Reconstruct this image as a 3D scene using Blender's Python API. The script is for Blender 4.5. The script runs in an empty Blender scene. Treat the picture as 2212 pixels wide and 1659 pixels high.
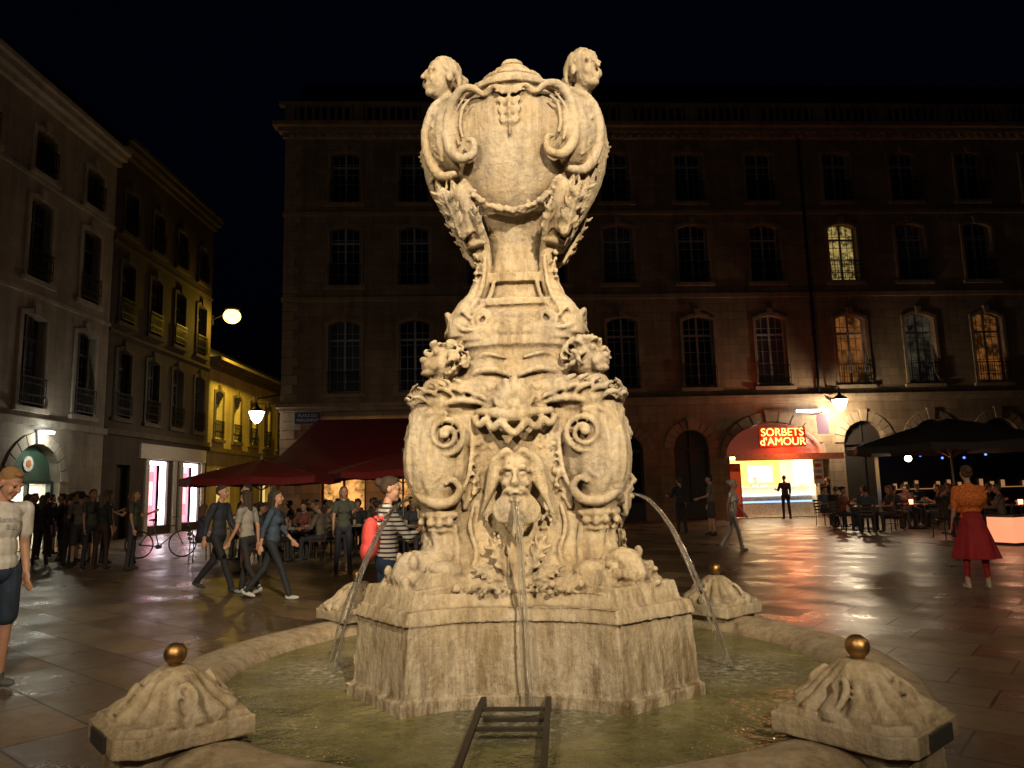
import bpy, bmesh, math, random
import numpy as np
from mathutils import Matrix, Vector
random.seed(7)
C=bpy.context.scene.collection
rad=math.radians
# ------------------------------------------------------------ materials
def newmat(name):
    m=bpy.data.materials.new(name);m.use_nodes=True
    return m,m.node_tree,m.node_tree.nodes['Principled BSDF']
def noise(nt,scale,detail=6,rough=.6,vec=None,scl=None,coord='Object'):
    tc=nt.nodes.new('ShaderNodeTexCoord');out=tc.outputs[coord]
    if scl:
        mp=nt.nodes.new('ShaderNodeMapping');mp.inputs['Scale'].default_value=scl
        nt.links.new(out,mp.inputs[0]);out=mp.outputs[0]
    n=nt.nodes.new('ShaderNodeTexNoise');n.inputs['Scale'].default_value=scale
    n.inputs['Detail'].default_value=detail;n.inputs['Roughness'].default_value=rough
    nt.links.new(out,n.inputs['Vector']);return n.outputs['Fac']
def ramp(nt,src,stops):
    r=nt.nodes.new('ShaderNodeValToRGB');e=r.color_ramp.elements
    while len(e)<len(stops): e.new(.5)
    for k,(p,c) in enumerate(stops):
        e[k].position=p;e[k].color=(c[0],c[1],c[2],1) if not isinstance(c,(int,float)) else (c,c,c,1)
    nt.links.new(src,r.inputs[0]);return r.outputs[0]
def mix(nt,a,b,fac,mode='MIX'):
    m=nt.nodes.new('ShaderNodeMix');m.data_type='RGBA';m.blend_type=mode
    for s,v in ((m.inputs[0],fac),(m.inputs[6],a),(m.inputs[7],b)):
        if hasattr(v,'is_linked'): nt.links.new(v,s)
        elif isinstance(v,(int,float)): s.default_value=v
        else: s.default_value=(v[0],v[1],v[2],1)
    return m.outputs[2]
def bump(nt,bs,h,strength,dist=.02,prev=None):
    b=nt.nodes.new('ShaderNodeBump');b.inputs['Strength'].default_value=strength;b.inputs['Distance'].default_value=dist
    nt.links.new(h,b.inputs['Height'])
    if prev is not None: nt.links.new(prev,b.inputs['Normal'])
    nt.links.new(b.outputs[0],bs.inputs['Normal']);return b.outputs[0]
def simple(name,col,rough=.6,metal=0,var=.25,scale=12,bmp=.15):
    m,nt,bs=newmat(name)
    n=noise(nt,scale)
    c=ramp(nt,n,[(.3,[x*(1-var) for x in col]),(.7,[min(1,x*(1+var)) for x in col])])
    nt.links.new(c,bs.inputs['Base Color']);bs.inputs['Roughness'].default_value=rough;bs.inputs['Metallic'].default_value=metal
    if bmp: bump(nt,bs,noise(nt,scale*4),bmp,.01)
    return m
def emis(name,col,st):
    m,nt,bs=newmat(name);bs.inputs['Base Color'].default_value=(col[0]*.5,col[1]*.5,col[2]*.5,1)
    bs.inputs['Emission Color'].default_value=(*col,1);bs.inputs['Emission Strength'].default_value=st;return m
def math_(nt,op,a,b):
    m=nt.nodes.new('ShaderNodeMath');m.operation=op
    for s,v in((m.inputs[0],a),(m.inputs[1],b)):
        if hasattr(v,'is_linked'): nt.links.new(v,s)
        else: s.default_value=v
    return m.outputs[0]
# weathered carved limestone
def carved(name,green=1.0,dark=1.0,z0=.98,z1=1.25,z2=1.72):
    m,nt,bs=newmat(name)
    geo=nt.nodes.new('ShaderNodeNewGeometry')
    base=ramp(nt,noise(nt,3.0,9,.68),[(.28,(.39,.30,.18)),(.5,(.56,.465,.315)),(.72,(.70,.62,.47))])
    streak=ramp(nt,noise(nt,6,8,.70,scl=(1.7,1.7,.18)),[(.38,(.34,.29,.23)),(.55,(1,1,1))])
    c=mix(nt,base,streak,.66*dark,'MULTIPLY')
    patch=ramp(nt,noise(nt,1.5,10,.75),[(.46,0),(.58,1)])
    c=mix(nt,c,(.31,.27,.235),math_(nt,'MULTIPLY',patch,.52*dark))
    fine=ramp(nt,noise(nt,30,6,.75),[(.33,(.55,.50,.44)),(.55,(1,1,1))]);c=mix(nt,c,fine,.55,'MULTIPLY')
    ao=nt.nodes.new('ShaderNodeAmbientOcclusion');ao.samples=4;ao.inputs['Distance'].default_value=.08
    crevice_shade=ramp(nt,ao.outputs['AO'],[(.25,(.24,.165,.09)),(.85,(1,1,1))]);c=mix(nt,c,crevice_shade,.9,'MULTIPLY')  # crevice dirt plus ambient-occlusion shade multiplied into the base colour
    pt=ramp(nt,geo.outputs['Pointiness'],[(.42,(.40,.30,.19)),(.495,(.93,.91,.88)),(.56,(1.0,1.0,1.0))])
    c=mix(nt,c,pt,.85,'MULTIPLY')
    tc=nt.nodes.new('ShaderNodeTexCoord');sp=nt.nodes.new('ShaderNodeSeparateXYZ');nt.links.new(tc.outputs['Object'],sp.inputs[0])
    ad=nt.nodes.new('ShaderNodeMath');ad.operation='MULTIPLY_ADD';ad.inputs[1].default_value=.9
    nt.links.new(noise(nt,6,9,.75,scl=(2.4,2.4,.25)),ad.inputs[0]);nt.links.new(sp.outputs[2],ad.inputs[2])
    wet=ramp(nt,math_(nt,'MULTIPLY',ad.outputs[0],.5),[(z0/2,1),(z1/2,.70),(z2/2,0)])
    wm=math_(nt,'MULTIPLY',wet,green)
    c=mix(nt,c,mix(nt,(.115,.08,.038),(.36,.31,.235),ramp(nt,noise(nt,8,9,.78,scl=(1.6,1.6,.30)),[(.42,0),(.60,1)])),wm)
    nt.links.new(c,bs.inputs['Base Color'])
    rr=ramp(nt,wm,[(0,.8),(1,.36)]);nt.links.new(rr,bs.inputs['Roughness'])
    b=bump(nt,bs,noise(nt,38,8,.75),.6,.012)
    b=bump(nt,bs,noise(nt,11,8,.75,scl=(1.5,1.5,.5)),.5,.03,b)
    v=nt.nodes.new('ShaderNodeTexVoronoi');v.inputs['Scale'].default_value=60
    nt.links.new(tc.outputs['Object'],v.inputs['Vector'])
    bump(nt,bs,ramp(nt,v.outputs['Distance'],[(0,0),(.35,1)]),.28,.008,b)
    return m
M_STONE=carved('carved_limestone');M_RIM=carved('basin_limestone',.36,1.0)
def wallmat(name,col,coursing=True,sc=1.0,jd=.6):
    m,nt,bs=newmat(name)
    base=ramp(nt,noise(nt,.6,8,.7),[(.3,[x*.6 for x in col]),(.7,[x*1.15 for x in col])])
    st=ramp(nt,noise(nt,1.1,6,.7,scl=(2,2,.2)),[(.35,(.55,.52,.5)),(.6,(1,1,1))])
    c=mix(nt,base,st,.7,'MULTIPLY')
    if coursing:
        tc=nt.nodes.new('ShaderNodeTexCoord');mp=nt.nodes.new('ShaderNodeMapping')
        mp.inputs['Rotation'].default_value=(rad(90),0,0)
        nt.links.new(tc.outputs['Object'],mp.inputs[0])
        br=nt.nodes.new('ShaderNodeTexBrick');br.inputs['Scale'].default_value=sc
        br.inputs['Brick Width'].default_value=.85;br.inputs['Row Height'].default_value=.38;br.inputs['Mortar Size'].default_value=.012
        br.inputs['Color1'].default_value=(1,1,1,1);br.inputs['Color2'].default_value=(.72,.69,.64,1);br.inputs['Mortar'].default_value=(.40,.37,.33,1)
        nt.links.new(mp.outputs[0],br.inputs['Vector'])
        c=mix(nt,c,br.outputs['Color'],jd,'MULTIPLY')
        b=bump(nt,bs,br.outputs['Fac'],-.6,.02)
        bump(nt,bs,noise(nt,14,7,.7),.3,.02,b)
    else: bump(nt,bs,noise(nt,14,7,.7),.3,.02)
    nt.links.new(c,bs.inputs['Base Color']);bs.inputs['Roughness'].default_value=.85
    return m
W_MAIN=wallmat('facade_limestone',(.33,.245,.155),True,1.0,.75);W_TRIM=wallmat('trim_limestone',(.35,.265,.17),False)
W_A=wallmat('pale_limestone',(.38,.34,.28),True,1.0,.35);W_AT=wallmat('pale_trim',(.44,.40,.34),False)
W_B=wallmat('brown_render',(.075,.055,.035),True,1.0,.4);W_BT=wallmat('brown_trim',(.10,.075,.045),False)
W_C=wallmat('ochre_render',(.42,.35,.18),True,1.0,.3)
M_SLATE=simple('slate_roof',(.02,.02,.024),.8)
M_IRON=simple('wrought_iron',(.015,.015,.016),.5,.6)
M_FRAME=simple('painted_window_frame',(.34,.34,.34),.5)
M_FRAMED=simple('dark_window_frame',(.08,.075,.07),.5)
M_DOOR=simple('dark_door_wood',(.03,.025,.02),.5)
def glassm(name,col=(.012,.014,.018),e=None,es=0,sc=1.6):
    m,nt,bs=newmat(name);bs.inputs['Base Color'].default_value=(*col,1);bs.inputs['Roughness'].default_value=.08
    if e:
        c=ramp(nt,noise(nt,sc,5,.7),[(.40,[x*.06 for x in e]),(.62,e)])
        nt.links.new(c,bs.inputs['Emission Color']);bs.inputs['Emission Strength'].default_value=es
    return m
G_DARK=glassm('dark_window_glass');G_CUR=glassm('curtained_window_glass',(.08,.09,.10))
G_ORG=glassm('orange_lit_window',(.03,.02,.01),(1,.36,.08),.22);G_WHT=glassm('dim_lit_window',(.03,.03,.03),(.9,.75,.5),.045)
G_WARM=glassm('warm_restaurant_window',(.05,.03,.01),(1,.45,.12),1.3);G_YEL=glassm('yellow_reflection_window',(.03,.025,.015),(1,.72,.22),.45,5.0)  # yellow pane glows to stand in for reflected string lights
# ------------------------------------------------------------ mesh helpers
class MB:
    def __init__(s): s.v=[];s.f=[];s.m=[]
    def face(s,pts,m=0):
        b=len(s.v);s.v+=[tuple(p) for p in pts];s.f.append(tuple(range(b,b+len(pts))));s.m.append(m)
    def box(s,x0,x1,y0,y1,z0,z1,m=0):
        b=len(s.v);s.v+=[(x,y,z) for z in (z0,z1) for y in (y0,y1) for x in (x0,x1)]
        for q in ((0,2,3,1),(4,5,7,6),(0,1,5,4),(2,6,7,3),(0,4,6,2),(1,3,7,5)):
            s.f.append(tuple(b+i for i in q));s.m.append(m)
    def prism(s,poly,y0,y1,m=0):
        n=len(poly);b=len(s.v);s.v+=[(p[0],y0,p[1]) for p in poly]+[(p[0],y1,p[1]) for p in poly]
        s.f.append(tuple(b+i for i in range(n)));s.m.append(m)
        s.f.append(tuple(b+n+i for i in reversed(range(n))));s.m.append(m)
        for i in range(n):
            j=(i+1)%n;s.f.append((b+i,b+n+i,b+n+j,b+j));s.m.append(m)
    def cyl(s,a,b_,r0,r1,m=0,n=10):
        a=Vector(a);b_=Vector(b_);t=(b_-a).normalized();u=t.orthogonal().normalized();w=t.cross(u);b=len(s.v)
        for c,r in ((a,r0),(b_,r1)):
            for i in range(n):
                an=2*math.pi*i/n;s.v.append(tuple(c+u*math.cos(an)*r+w*math.sin(an)*r))
        for i in range(n):
            j=(i+1)%n;s.f.append((b+i,b+j,b+n+j,b+n+i));s.m.append(m)
        s.f.append(tuple(b+i for i in reversed(range(n))));s.m.append(m);s.f.append(tuple(b+n+i for i in range(n)));s.m.append(m)
    def sph(s,c,r,m=0,n=12,k=8):
        if not isinstance(r,(tuple,list)): r=(r,r,r)
        b=len(s.v);s.v.append((c[0],c[1],c[2]+r[2]))
        for i in range(1,k):
            th=math.pi*i/k
            for j in range(n):
                ph=2*math.pi*j/n;s.v.append((c[0]+r[0]*math.sin(th)*math.cos(ph),c[1]+r[1]*math.sin(th)*math.sin(ph),c[2]+r[2]*math.cos(th)))
        s.v.append((c[0],c[1],c[2]-r[2]));e=len(s.v)-1
        for j in range(n):
            s.f.append((b,b+1+j,b+1+(j+1)%n));s.m.append(m)
            s.f.append((e,b+1+(k-2)*n+(j+1)%n,b+1+(k-2)*n+j));s.m.append(m)
        for i in range(k-2):
            for j in range(n):
                p=b+1+i*n;q=p+n;s.f.append((p+j,q+j,q+(j+1)%n,p+(j+1)%n));s.m.append(m)
    def lathe(s,prof,n=64,m=0,c=(0,0),rf=None):
        b=len(s.v);k=len(prof)
        for (r,z) in prof:
            for j in range(n):
                a=2*math.pi*j/n;rr=r*(rf(a,z) if rf else 1);s.v.append((c[0]+rr*math.cos(a),c[1]+rr*math.sin(a),z))
        for i in range(k-1):
            for j in range(n):
                p=b+i*n;q=p+n;s.f.append((p+j,p+(j+1)%n,q+(j+1)%n,q+j));s.m.append(m)
    def obj(s,name,mats,parent=None,smooth=False,loc=(0,0,0),rotz=0,scale=1):
        me=bpy.data.meshes.new(name);me.from_pydata(s.v,[],s.f)
        for m in mats: me.materials.append(m)
        me.polygons.foreach_set('material_index',s.m)
        if smooth: me.polygons.foreach_set('use_smooth',[True]*len(s.f))
        me.update();return place(name,me,parent,loc,rotz,scale)
def place(name,me,parent=None,loc=(0,0,0),rotz=0,scale=1):
    o=bpy.data.objects.new(name,me);C.objects.link(o);o.location=loc;o.rotation_euler=(0,0,rotz);o.scale=(scale,)*3
    if parent: o.parent=parent
    return o
def root(name,loc=(0,0,0),rotz=0):
    o=bpy.data.objects.new(name,None);C.objects.link(o);o.location=loc;o.rotation_euler=(0,0,rotz);o.empty_display_size=.2;return o
def remesh(mb,voxel,smooth_it=2,disp=None):
    me=bpy.data.meshes.new('tmp');me.from_pydata(mb.v,[],mb.f)
    bm=bmesh.new();bm.from_mesh(me);bmesh.ops.recalc_face_normals(bm,faces=bm.faces);bm.to_mesh(me);bm.free()
    o=bpy.data.objects.new('tmp',me);C.objects.link(o)
    r=o.modifiers.new('r','REMESH');r.mode='VOXEL';r.voxel_size=voxel;r.use_smooth_shade=True
    if smooth_it:
        s=o.modifiers.new('s','SMOOTH');s.factor=.5;s.iterations=smooth_it
    if disp:
        for (sc,st) in disp:
            t=bpy.data.textures.new('t','CLOUDS');t.noise_scale=sc;t.noise_depth=3
            d=o.modifiers.new('d','DISPLACE');d.texture=t;d.strength=st;d.mid_level=.5
    dg=bpy.context.evaluated_depsgraph_get();ev=o.evaluated_get(dg);out=bpy.data.meshes.new_from_object(ev)
    bpy.data.objects.remove(o);bpy.data.meshes.remove(me);return out
def text(name,body,size,loc,rot,mat,parent=None,ext=.01,align='CENTER'):
    cu=bpy.data.curves.new(name,'FONT');cu.body=body;cu.size=size;cu.extrude=ext;cu.align_x=align;cu.align_y='CENTER';cu.materials.append(mat)
    o=bpy.data.objects.new(name,cu);C.objects.link(o);o.location=loc;o.rotation_euler=rot
    if parent:o.parent=parent
    return o
# ------------------------------------------------------------ sculpt primitives
def cr(pts,rs,n=5):
    P=[Vector(p) for p in pts];o=[];ro=[];L=len(P)
    for i in range(L-1):
        p0=P[max(i-1,0)];p1=P[i];p2=P[i+1];p3=P[min(i+2,L-1)]
        for k in range(n):
            t=k/n;o.append(.5*((2*p1)+(p2-p0)*t+(2*p0-5*p1+4*p2-p3)*t*t+(3*p1-p0-3*p2+p3)*t**3));ro.append(rs[i]*(1-t)+rs[i+1]*t)
    o.append(P[-1]);ro.append(rs[-1]);return o,ro
class SC(MB):
    def __init__(s): super().__init__();s.X=Matrix()
    def add(s,V,F):
        b=len(s.v);s.v+=[tuple(s.X@Vector(p)) for p in V];s.f+=[tuple(b+i for i in f) for f in F];s.m+=[0]*len(F)
    def T(s,pts,rs,flat=1,nrm=(0,1,0),seg=10,n=5):
        if isinstance(rs,(int,float)): rs=[rs]*len(pts)
        P,R=cr(pts,rs,n);V=[];F=[];nr=Vector(nrm)
        for i,p in enumerate(P):
            t=(P[min(i+1,len(P)-1)]-P[max(i-1,0)])
            if t.length<1e-9: t=Vector((0,0,1))
            t.normalize();sd=t.cross(nr)
            if sd.length<1e-3: sd=t.orthogonal()
            sd.normalize();n2=sd.cross(t)
            for k in range(seg):
                a=2*math.pi*k/seg;V.append(p+R[i]*(math.cos(a)*sd+flat*math.sin(a)*n2))
        m=len(P)
        for i in range(m-1):
            for k in range(seg):
                F.append((i*seg+k,i*seg+(k+1)%seg,(i+1)*seg+(k+1)%seg,(i+1)*seg+k))
        t0=(P[0]-P[1]).normalized()*R[0]*.6;t1=(P[-1]-P[-2]).normalized()*R[-1]*.6
        V.append(P[0]+t0);V.append(P[-1]+t1);a=len(V)-2;b=a+1
        for k in range(seg):
            F.append((a,(k+1)%seg,k));F.append((b,(m-1)*seg+k,(m-1)*seg+(k+1)%seg))
        s.add(V,F)
    def E(s,c,r,R=None,n=14,k=10):
        if not isinstance(r,(tuple,list)): r=(r,r,r)
        t=MB();t.sph((0,0,0),r,0,n,k);c=Vector(c)
        s.add([c+((R@Vector(p)) if R else Vector(p)) for p in t.v],t.f)
    def cap(s,a,b,ra,rb):
        s.E(a,ra,n=12,k=8);s.E(b,rb,n=12,k=8)
        if (Vector(a)-Vector(b)).length>1e-4:
            t=MB();t.cyl(a,b,ra,rb,0,14);s.add(t.v,t.f)
    def loft(s,secs,n=72):
        V=[];F=[]
        for z,a,e in secs:
            for j in range(n):
                th=2*math.pi*j/n;c=math.cos(th);q=math.sin(th)
                V.append((a*math.copysign(abs(c)**(2/e),c),a*math.copysign(abs(q)**(2/e),q),z))
        for i in range(len(secs)-1):
            for j in range(n): F.append((i*n+j,i*n+(j+1)%n,(i+1)*n+(j+1)%n,(i+1)*n+j))
        F.append(tuple(reversed(range(n))));F.append(tuple((len(secs)-1)*n+j for j in range(n)));s.add(V,F)
    def extr(s,poly,z0,z1,sc=1.0):
        n=len(poly);V=[(x,y,z0) for x,y in poly]+[(x*sc,y*sc,z1) for x,y in poly]
        F=[tuple(reversed(range(n))),tuple(range(n,2*n))]+[(i,(i+1)%n,n+(i+1)%n,n+i) for i in range(n)];s.add(V,F)
    def spiral(s,cx,y,cz,R,turns,sgn,a0,r0,r1,dy=-.04):
        pts=[];rs=[];N=int(turns*12)
        for i in range(N+1):
            t=i/N;a=a0+sgn*turns*2*math.pi*t;r=R*(1-t)**.8+.010;pts.append((cx+r*math.cos(a),y+dy*t,cz+r*math.sin(a)));rs.append(r0*(1-t)+r1*t)
        s.T(pts,rs,n=2,seg=8)
def headprims(hair='short'):
    P=[('e',(0,.015,.03),(.074,.092,.088),0),('e',(0,-.020,-.03),(.060,.068,.086),0),('e',(0,-.060,-.094),(.027,.025,.021),0),
       ('c',(0,-.086,.016),(0,-.107,-.024),.0085,.0135,0),('c',(-.040,-.074,.024),(.040,-.074,.024),.011,.011,0),
       ('e',(.034,-.060,-.034),(.024,.024,.03),0),('e',(-.034,-.060,-.034),(.024,.024,.03),0),
       ('c',(-.017,-.084,-.060),(.017,-.084,-.060),.007,.007,7),('c',(-.013,-.082,-.071),(.013,-.082,-.071),.007,.007,7),
       ('e',(.074,.012,-.008),(.010,.02,.030),0),('e',(-.074,.012,-.008),(.010,.02,.030),0),
       ('e',(.028,-.0775,.005),(.010,.006,.006),5),('e',(-.028,-.0775,.005),(.010,.006,.006),5)]
    if hair!='bald': P+=[('e',(0,.026,.054),(.078,.090,.074),3),('e',(0,.052,.015),(.077,.063,.070),3),('e',(0,-.03,.098),(.048,.04,.024),3)]
    if hair=='long': P+=[('c',(0,.075,.02),(0,.085,-.2),.07,.045,3),('c',(.06,.03,.02),(.055,.05,-.15),.035,.03,3),('c',(-.06,.03,.02),(-.055,.05,-.15),.035,.03,3)]
    if hair=='bun': P+=[('e',(0,.13,.05),(.045,.04,.045),3)]
    return P
# ------------------------------------------------------------ FOUNTAIN
FC=(.04,4.5,0);FR=rad(-3.8)
fountain=root('stone_fountain',FC,FR)
S=SC();lump=random.Random(3)
base8=[]
for k in range(4):
    a=k*math.pi/2;ca,sa=math.cos(a),math.sin(a)
    for (x,y) in [(-.90,-.50),(-.53,-.92),(-.41,-.84),(-.29,-.785),(-.13,-.755),(0,-.75),(.13,-.755),(.29,-.785),(.41,-.84),(.53,-.92)]:
        base8.append((x*ca-y*sa,x*sa+y*ca))
def B8(k): return [(x*k,y*k) for x,y in base8]
S.extr(B8(1.015),.25,.56,1.0);S.extr(B8(.99),.55,.93,.97);S.extr(B8(.985),.90,.965,.975)
S.extr(B8(.90),.95,1.03,.95);S.extr(B8(.78),1.02,1.10,.9)
S.loft([(.95,.70,5),(1.05,.62,5),(1.12,.56,5),(1.2,.515,6),(1.32,.485,6),(1.42,.485,6),(1.55,.50,6),(1.7,.52,6),(1.9,.53,5.5),(2.03,.53,5),(2.10,.50,4.5),(2.14,.47,4),(2.18,.45,3),(2.26,.425,2.6),(2.33,.42,2.4),(2.35,.445,2.4),(2.395,.44,2.4),(2.40,.40,2.4)])
def lumps(p0,p1,n,r,spread):
    for i in range(n):
        t=lump.random();p=[p0[k]*(1-t)+p1[k]*t+(lump.random()-.5)*spread for k in range(3)]
        q=r*(.6+.7*lump.random());S.E(p,(q,q*.8,q*(.7+.6*lump.random())),n=8,k=6)
def leaf(p0,d,up,L,w,curl=.3,ribs=True,out=(0,-1,0)):
    p0=Vector(p0);d=Vector(d).normalized();o=Vector(out);sd=d.cross(o).normalized()
    pts=[p0+d*L*t+o*(curl*L*t*t) for t in (0,.35,.7,1)]
    S.T(pts,[w*.55,w,w*.75,w*.15],flat=.45,nrm=tuple(o),seg=10)
    for s_ in(-1,1):
        for t in(.2,.45,.68):
            b=p0+d*L*t+o*(curl*L*t*t+w*.2);S.T([b,b+sd*s_*w*.9+d*L*.10+o*w*.15,b+sd*s_*w*1.25+d*L*.22+o*w*.05],[w*.28,w*.26,w*.1],seg=6,n=3)
    S.T([q+o*w*.42 for q in pts],[w*.15,w*.16,w*.12,w*.05],seg=6)
for k in range(4):
    S.X=Matrix.Rotation(k*math.pi/2,4,'Z')
    mz=1.60;my=-.56
    S.E((0,my+.02,mz),(.088,.095,.125));S.E((0,my-.035,mz-.07),(.058,.055,.06));S.E((0,my,mz+.07),(.08,.07,.06))
    S.T([(0,my-.070,mz+.045),(0,my-.088,mz+.015),(0,my-.112,mz-.028)],[.012,.013,.021]);S.E((0,my-.095,mz-.033),(.028,.018,.014))
    for sx in(-1,1):
        S.T([(sx*.012,my-.068,mz+.048),(sx*.042,my-.072,mz+.058),(sx*.078,my-.035,mz+.035)],[.013,.015,.010])
        S.E((sx*.036,my-.060,mz+.022),(.018,.012,.009))
        S.E((sx*.050,my-.045,mz-.025),(.026,.026,.024))
        S.T([(sx*.008,my-.092,mz-.052),(sx*.045,my-.08,mz-.060),(sx*.072,my-.05,mz-.10),(sx*.088,my-.03,mz-.17)],[.011,.015,.013,.007])
        for q in range(6):
            f=q/5
            S.T([(sx*(.01+f*.05),my-.02,mz+.115),(sx*(.045+f*.07),my-.045+.02*f,mz+.145-.05*f),(sx*(.088+f*.055),my-.03+.03*f,mz+.10-.10*f),(sx*(.085+f*.075),my-.01,mz+.02-.13*f),(sx*(.115+f*.075),my+.02,mz-.05-.14*f)],[.016,.019,.018,.016,.008],seg=7)
            S.T([(sx*(.006+.014*q),my-.07+.004*q,mz-.10),(sx*(.016+.019*q),my-.07+.006*q,mz-.16),(sx*(.006+.017*q),my-.045,mz-.22),(sx*(.018+.015*q),my-.015,mz-.32+.022*q)],[.015,.018,.014,.005],seg=7)
        leaf((sx*.13,my+.045,mz+.16),(sx*.45,0,.35),0,.13,.03,.10)
    S.T([(-.03,my-.085,mz-.082),(0,my-.102,mz-.070),(.03,my-.085,mz-.082)],[.008]*3);S.T([(-.026,my-.085,mz-.108),(0,my-.10,mz-.118),(.026,my-.085,mz-.108)],[.010]*3)
    S.E((0,-.50,1.945),(.20,.12,.055));S.E((0,-.54,2.0),(.13,.07,.07))
    S.T([(-.215,-.54,1.93),(-.19,-.585,1.885),(-.15,-.60,1.91),(-.115,-.61,1.865),(-.07,-.63,1.895),(-.035,-.64,1.86),(0,-.645,1.835),(.035,-.64,1.86),(.07,-.63,1.895),(.115,-.61,1.865),(.15,-.60,1.91),(.19,-.585,1.885),(.215,-.54,1.93)],.019)
    S.T([(-.20,-.54,1.96),(-.1,-.60,1.945),(0,-.62,1.925),(.1,-.60,1.945),(.20,-.54,1.96)],[.02,.028,.034,.028,.02])
    for q in range(-4,5):
        a=q*.33;L=.145-.007*abs(q)
        S.T([(.03*math.sin(a),-.575,1.985),(L*.6*math.sin(a),-.60,1.985+L*.6*math.cos(a)),(L*math.sin(a),-.56,1.985+L*math.cos(a)),(L*1.08*math.sin(a),-.53,1.985+L*1.02*math.cos(a))],[.012,.019,.021,.010],seg=8)
    S.E((0,-.60,1.985),(.035,.03,.03));
    for sx in(-1,1):
        S.T([(sx*.03,-.60,1.97),(sx*.08,-.60,1.99),(sx*.11,-.585,2.03),(sx*.15,-.56,2.02)],[.014,.016,.013,.006]);S.E((sx*.035,-.595,2.03),(.02,.015,.012))
        S.E((sx*.41,-.42,1.74),(.20,.155,.31));S.E((sx*.36,-.42,2.02),(.24,.14,.12));S.E((sx*.22,-.42,2.06),(.22,.12,.10))
        S.T([(sx*.09,-.555,2.02),(sx*.18,-.565,2.065),(sx*.30,-.56,2.085),(sx*.42,-.545,2.055),(sx*.52,-.52,1.96),(sx*.575,-.50,1.84)],[.016,.026,.034,.036,.030,.022],flat=.8)
        S.T([(sx*.12,-.565,1.985),(sx*.21,-.575,2.015),(sx*.32,-.575,2.02),(sx*.42,-.565,1.985)],[.012,.018,.020,.010])
        for q in range(6):
            x=.13+.065*q;z=2.015+.045*math.sin(q*.62)
            S.T([(sx*x,-.575,z-.015),(sx*(x+.04),-.60,z+.02),(sx*(x+.085),-.585,z+.028),(sx*(x+.12),-.55,z+.005)],[.007,.014,.013,.005],seg=7)
            S.T([(sx*x,-.555,z+.03),(sx*(x+.03),-.575,z+.065),(sx*(x+.075),-.555,z+.085)],[.007,.015,.006],seg=7)
        S.E((sx*.365,-.50,1.835),(.125,.085,.13));S.spiral(sx*.365,-.58,1.835,.108,2.4,-sx,math.pi/2,.019,.015,-.04);S.E((sx*.365,-.62,1.835),.022)
        S.T([(sx*.365,-.58,1.95),(sx*.46,-.57,1.955),(sx*.535,-.545,1.88),(sx*.575,-.52,1.75),(sx*.57,-.515,1.62),(sx*.515,-.53,1.52),(sx*.43,-.55,1.475),(sx*.34,-.56,1.49),(sx*.30,-.565,1.55),(sx*.335,-.575,1.60),(sx*.375,-.575,1.575)],[.020,.024,.030,.034,.034,.032,.030,.026,.020,.016,.012],flat=1.1)
        S.T([(sx*.50,-.555,1.80),(sx*.525,-.55,1.70),(sx*.50,-.555,1.60),(sx*.43,-.57,1.56)],[.010,.014,.014,.010])
        S.T([(sx*.44,-.575,1.70),(sx*.47,-.57,1.64),(sx*.43,-.575,1.60),(sx*.39,-.58,1.65),(sx*.42,-.585,1.67)],[.014,.018,.017,.014,.010])
        S.T([(sx*.245,-.52,1.90),(sx*.235,-.535,1.76),(sx*.255,-.54,1.62),(sx*.30,-.545,1.52)],[.014,.015,.014,.012])
        S.T([(sx*.33,-.50,1.415),(sx*.41,-.53,1.415),(sx*.49,-.50,1.415)],[.020,.026,.020]);S.E((sx*.365,-.525,1.375),.024);S.E((sx*.415,-.535,1.37),.024);S.E((sx*.465,-.525,1.375),.024)
        S.T([(sx*.34,-.50,1.335),(sx*.41,-.52,1.335),(sx*.48,-.50,1.335)],[.012,.016,.012])
        S.T([(sx*.45,-.50,1.34),(sx*.435,-.50,1.25),(sx*.44,-.53,1.17),(sx*.50,-.60,1.11),(sx*.60,-.66,1.09)],[.020,.024,.030,.036,.034])
        S.T([(sx*.34,-.50,1.36),(sx*.325,-.505,1.25),(sx*.33,-.54,1.16),(sx*.38,-.61,1.10)],[.014,.018,.022,.026])
        S.E((sx*.38,-.46,1.22),(.09,.07,.16));S.E((sx*.40,-.55,1.12),(.12,.09,.06))
        S.T([(sx*.235,-.50,1.46),(sx*.255,-.505,1.34),(sx*.22,-.515,1.22),(sx*.24,-.55,1.14)],[.008,.013,.014,.012])
        leaf((sx*.04,-.585,1.10),(sx*.55,0,1),0,.23,.036,-.05);leaf((sx*.08,-.60,1.08),(sx*1,0,.45),0,.17,.03,.0)
        leaf((sx*.285,-.50,1.44),(-sx*.25,0,1),0,.2,.026,.05)
        lumps((sx*.215,-.53,1.80),(sx*.215,-.52,1.5),34,.012,.035)
        lumps((sx*.17,-.505,1.42),(sx*.10,-.53,1.22),18,.011,.05)
        lumps((sx*.36,-.70,1.045),(sx*.03,-.67,1.045),20,.015,.05)
        S.T([(sx*.02,-.50,2.16),(sx*.12,-.475,2.20),(sx*.22,-.44,2.19),(sx*.28,-.40,2.14)],[.012,.020,.020,.01]);S.T([(sx*.05,-.44,2.27),(sx*.16,-.415,2.30),(sx*.25,-.37,2.27)],[.008,.014,.008])
    c=.7071
    D=lambda d,z:(c*d,-c*d,z)
    S.T([D(.58,2.12),D(.63,1.99),D(.665,1.80),D(.66,1.62),D(.60,1.46),D(.56,1.32),D(.60,1.18),D(.72,1.07)],[.10,.125,.135,.13,.11,.095,.11,.14],seg=16)
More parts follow.
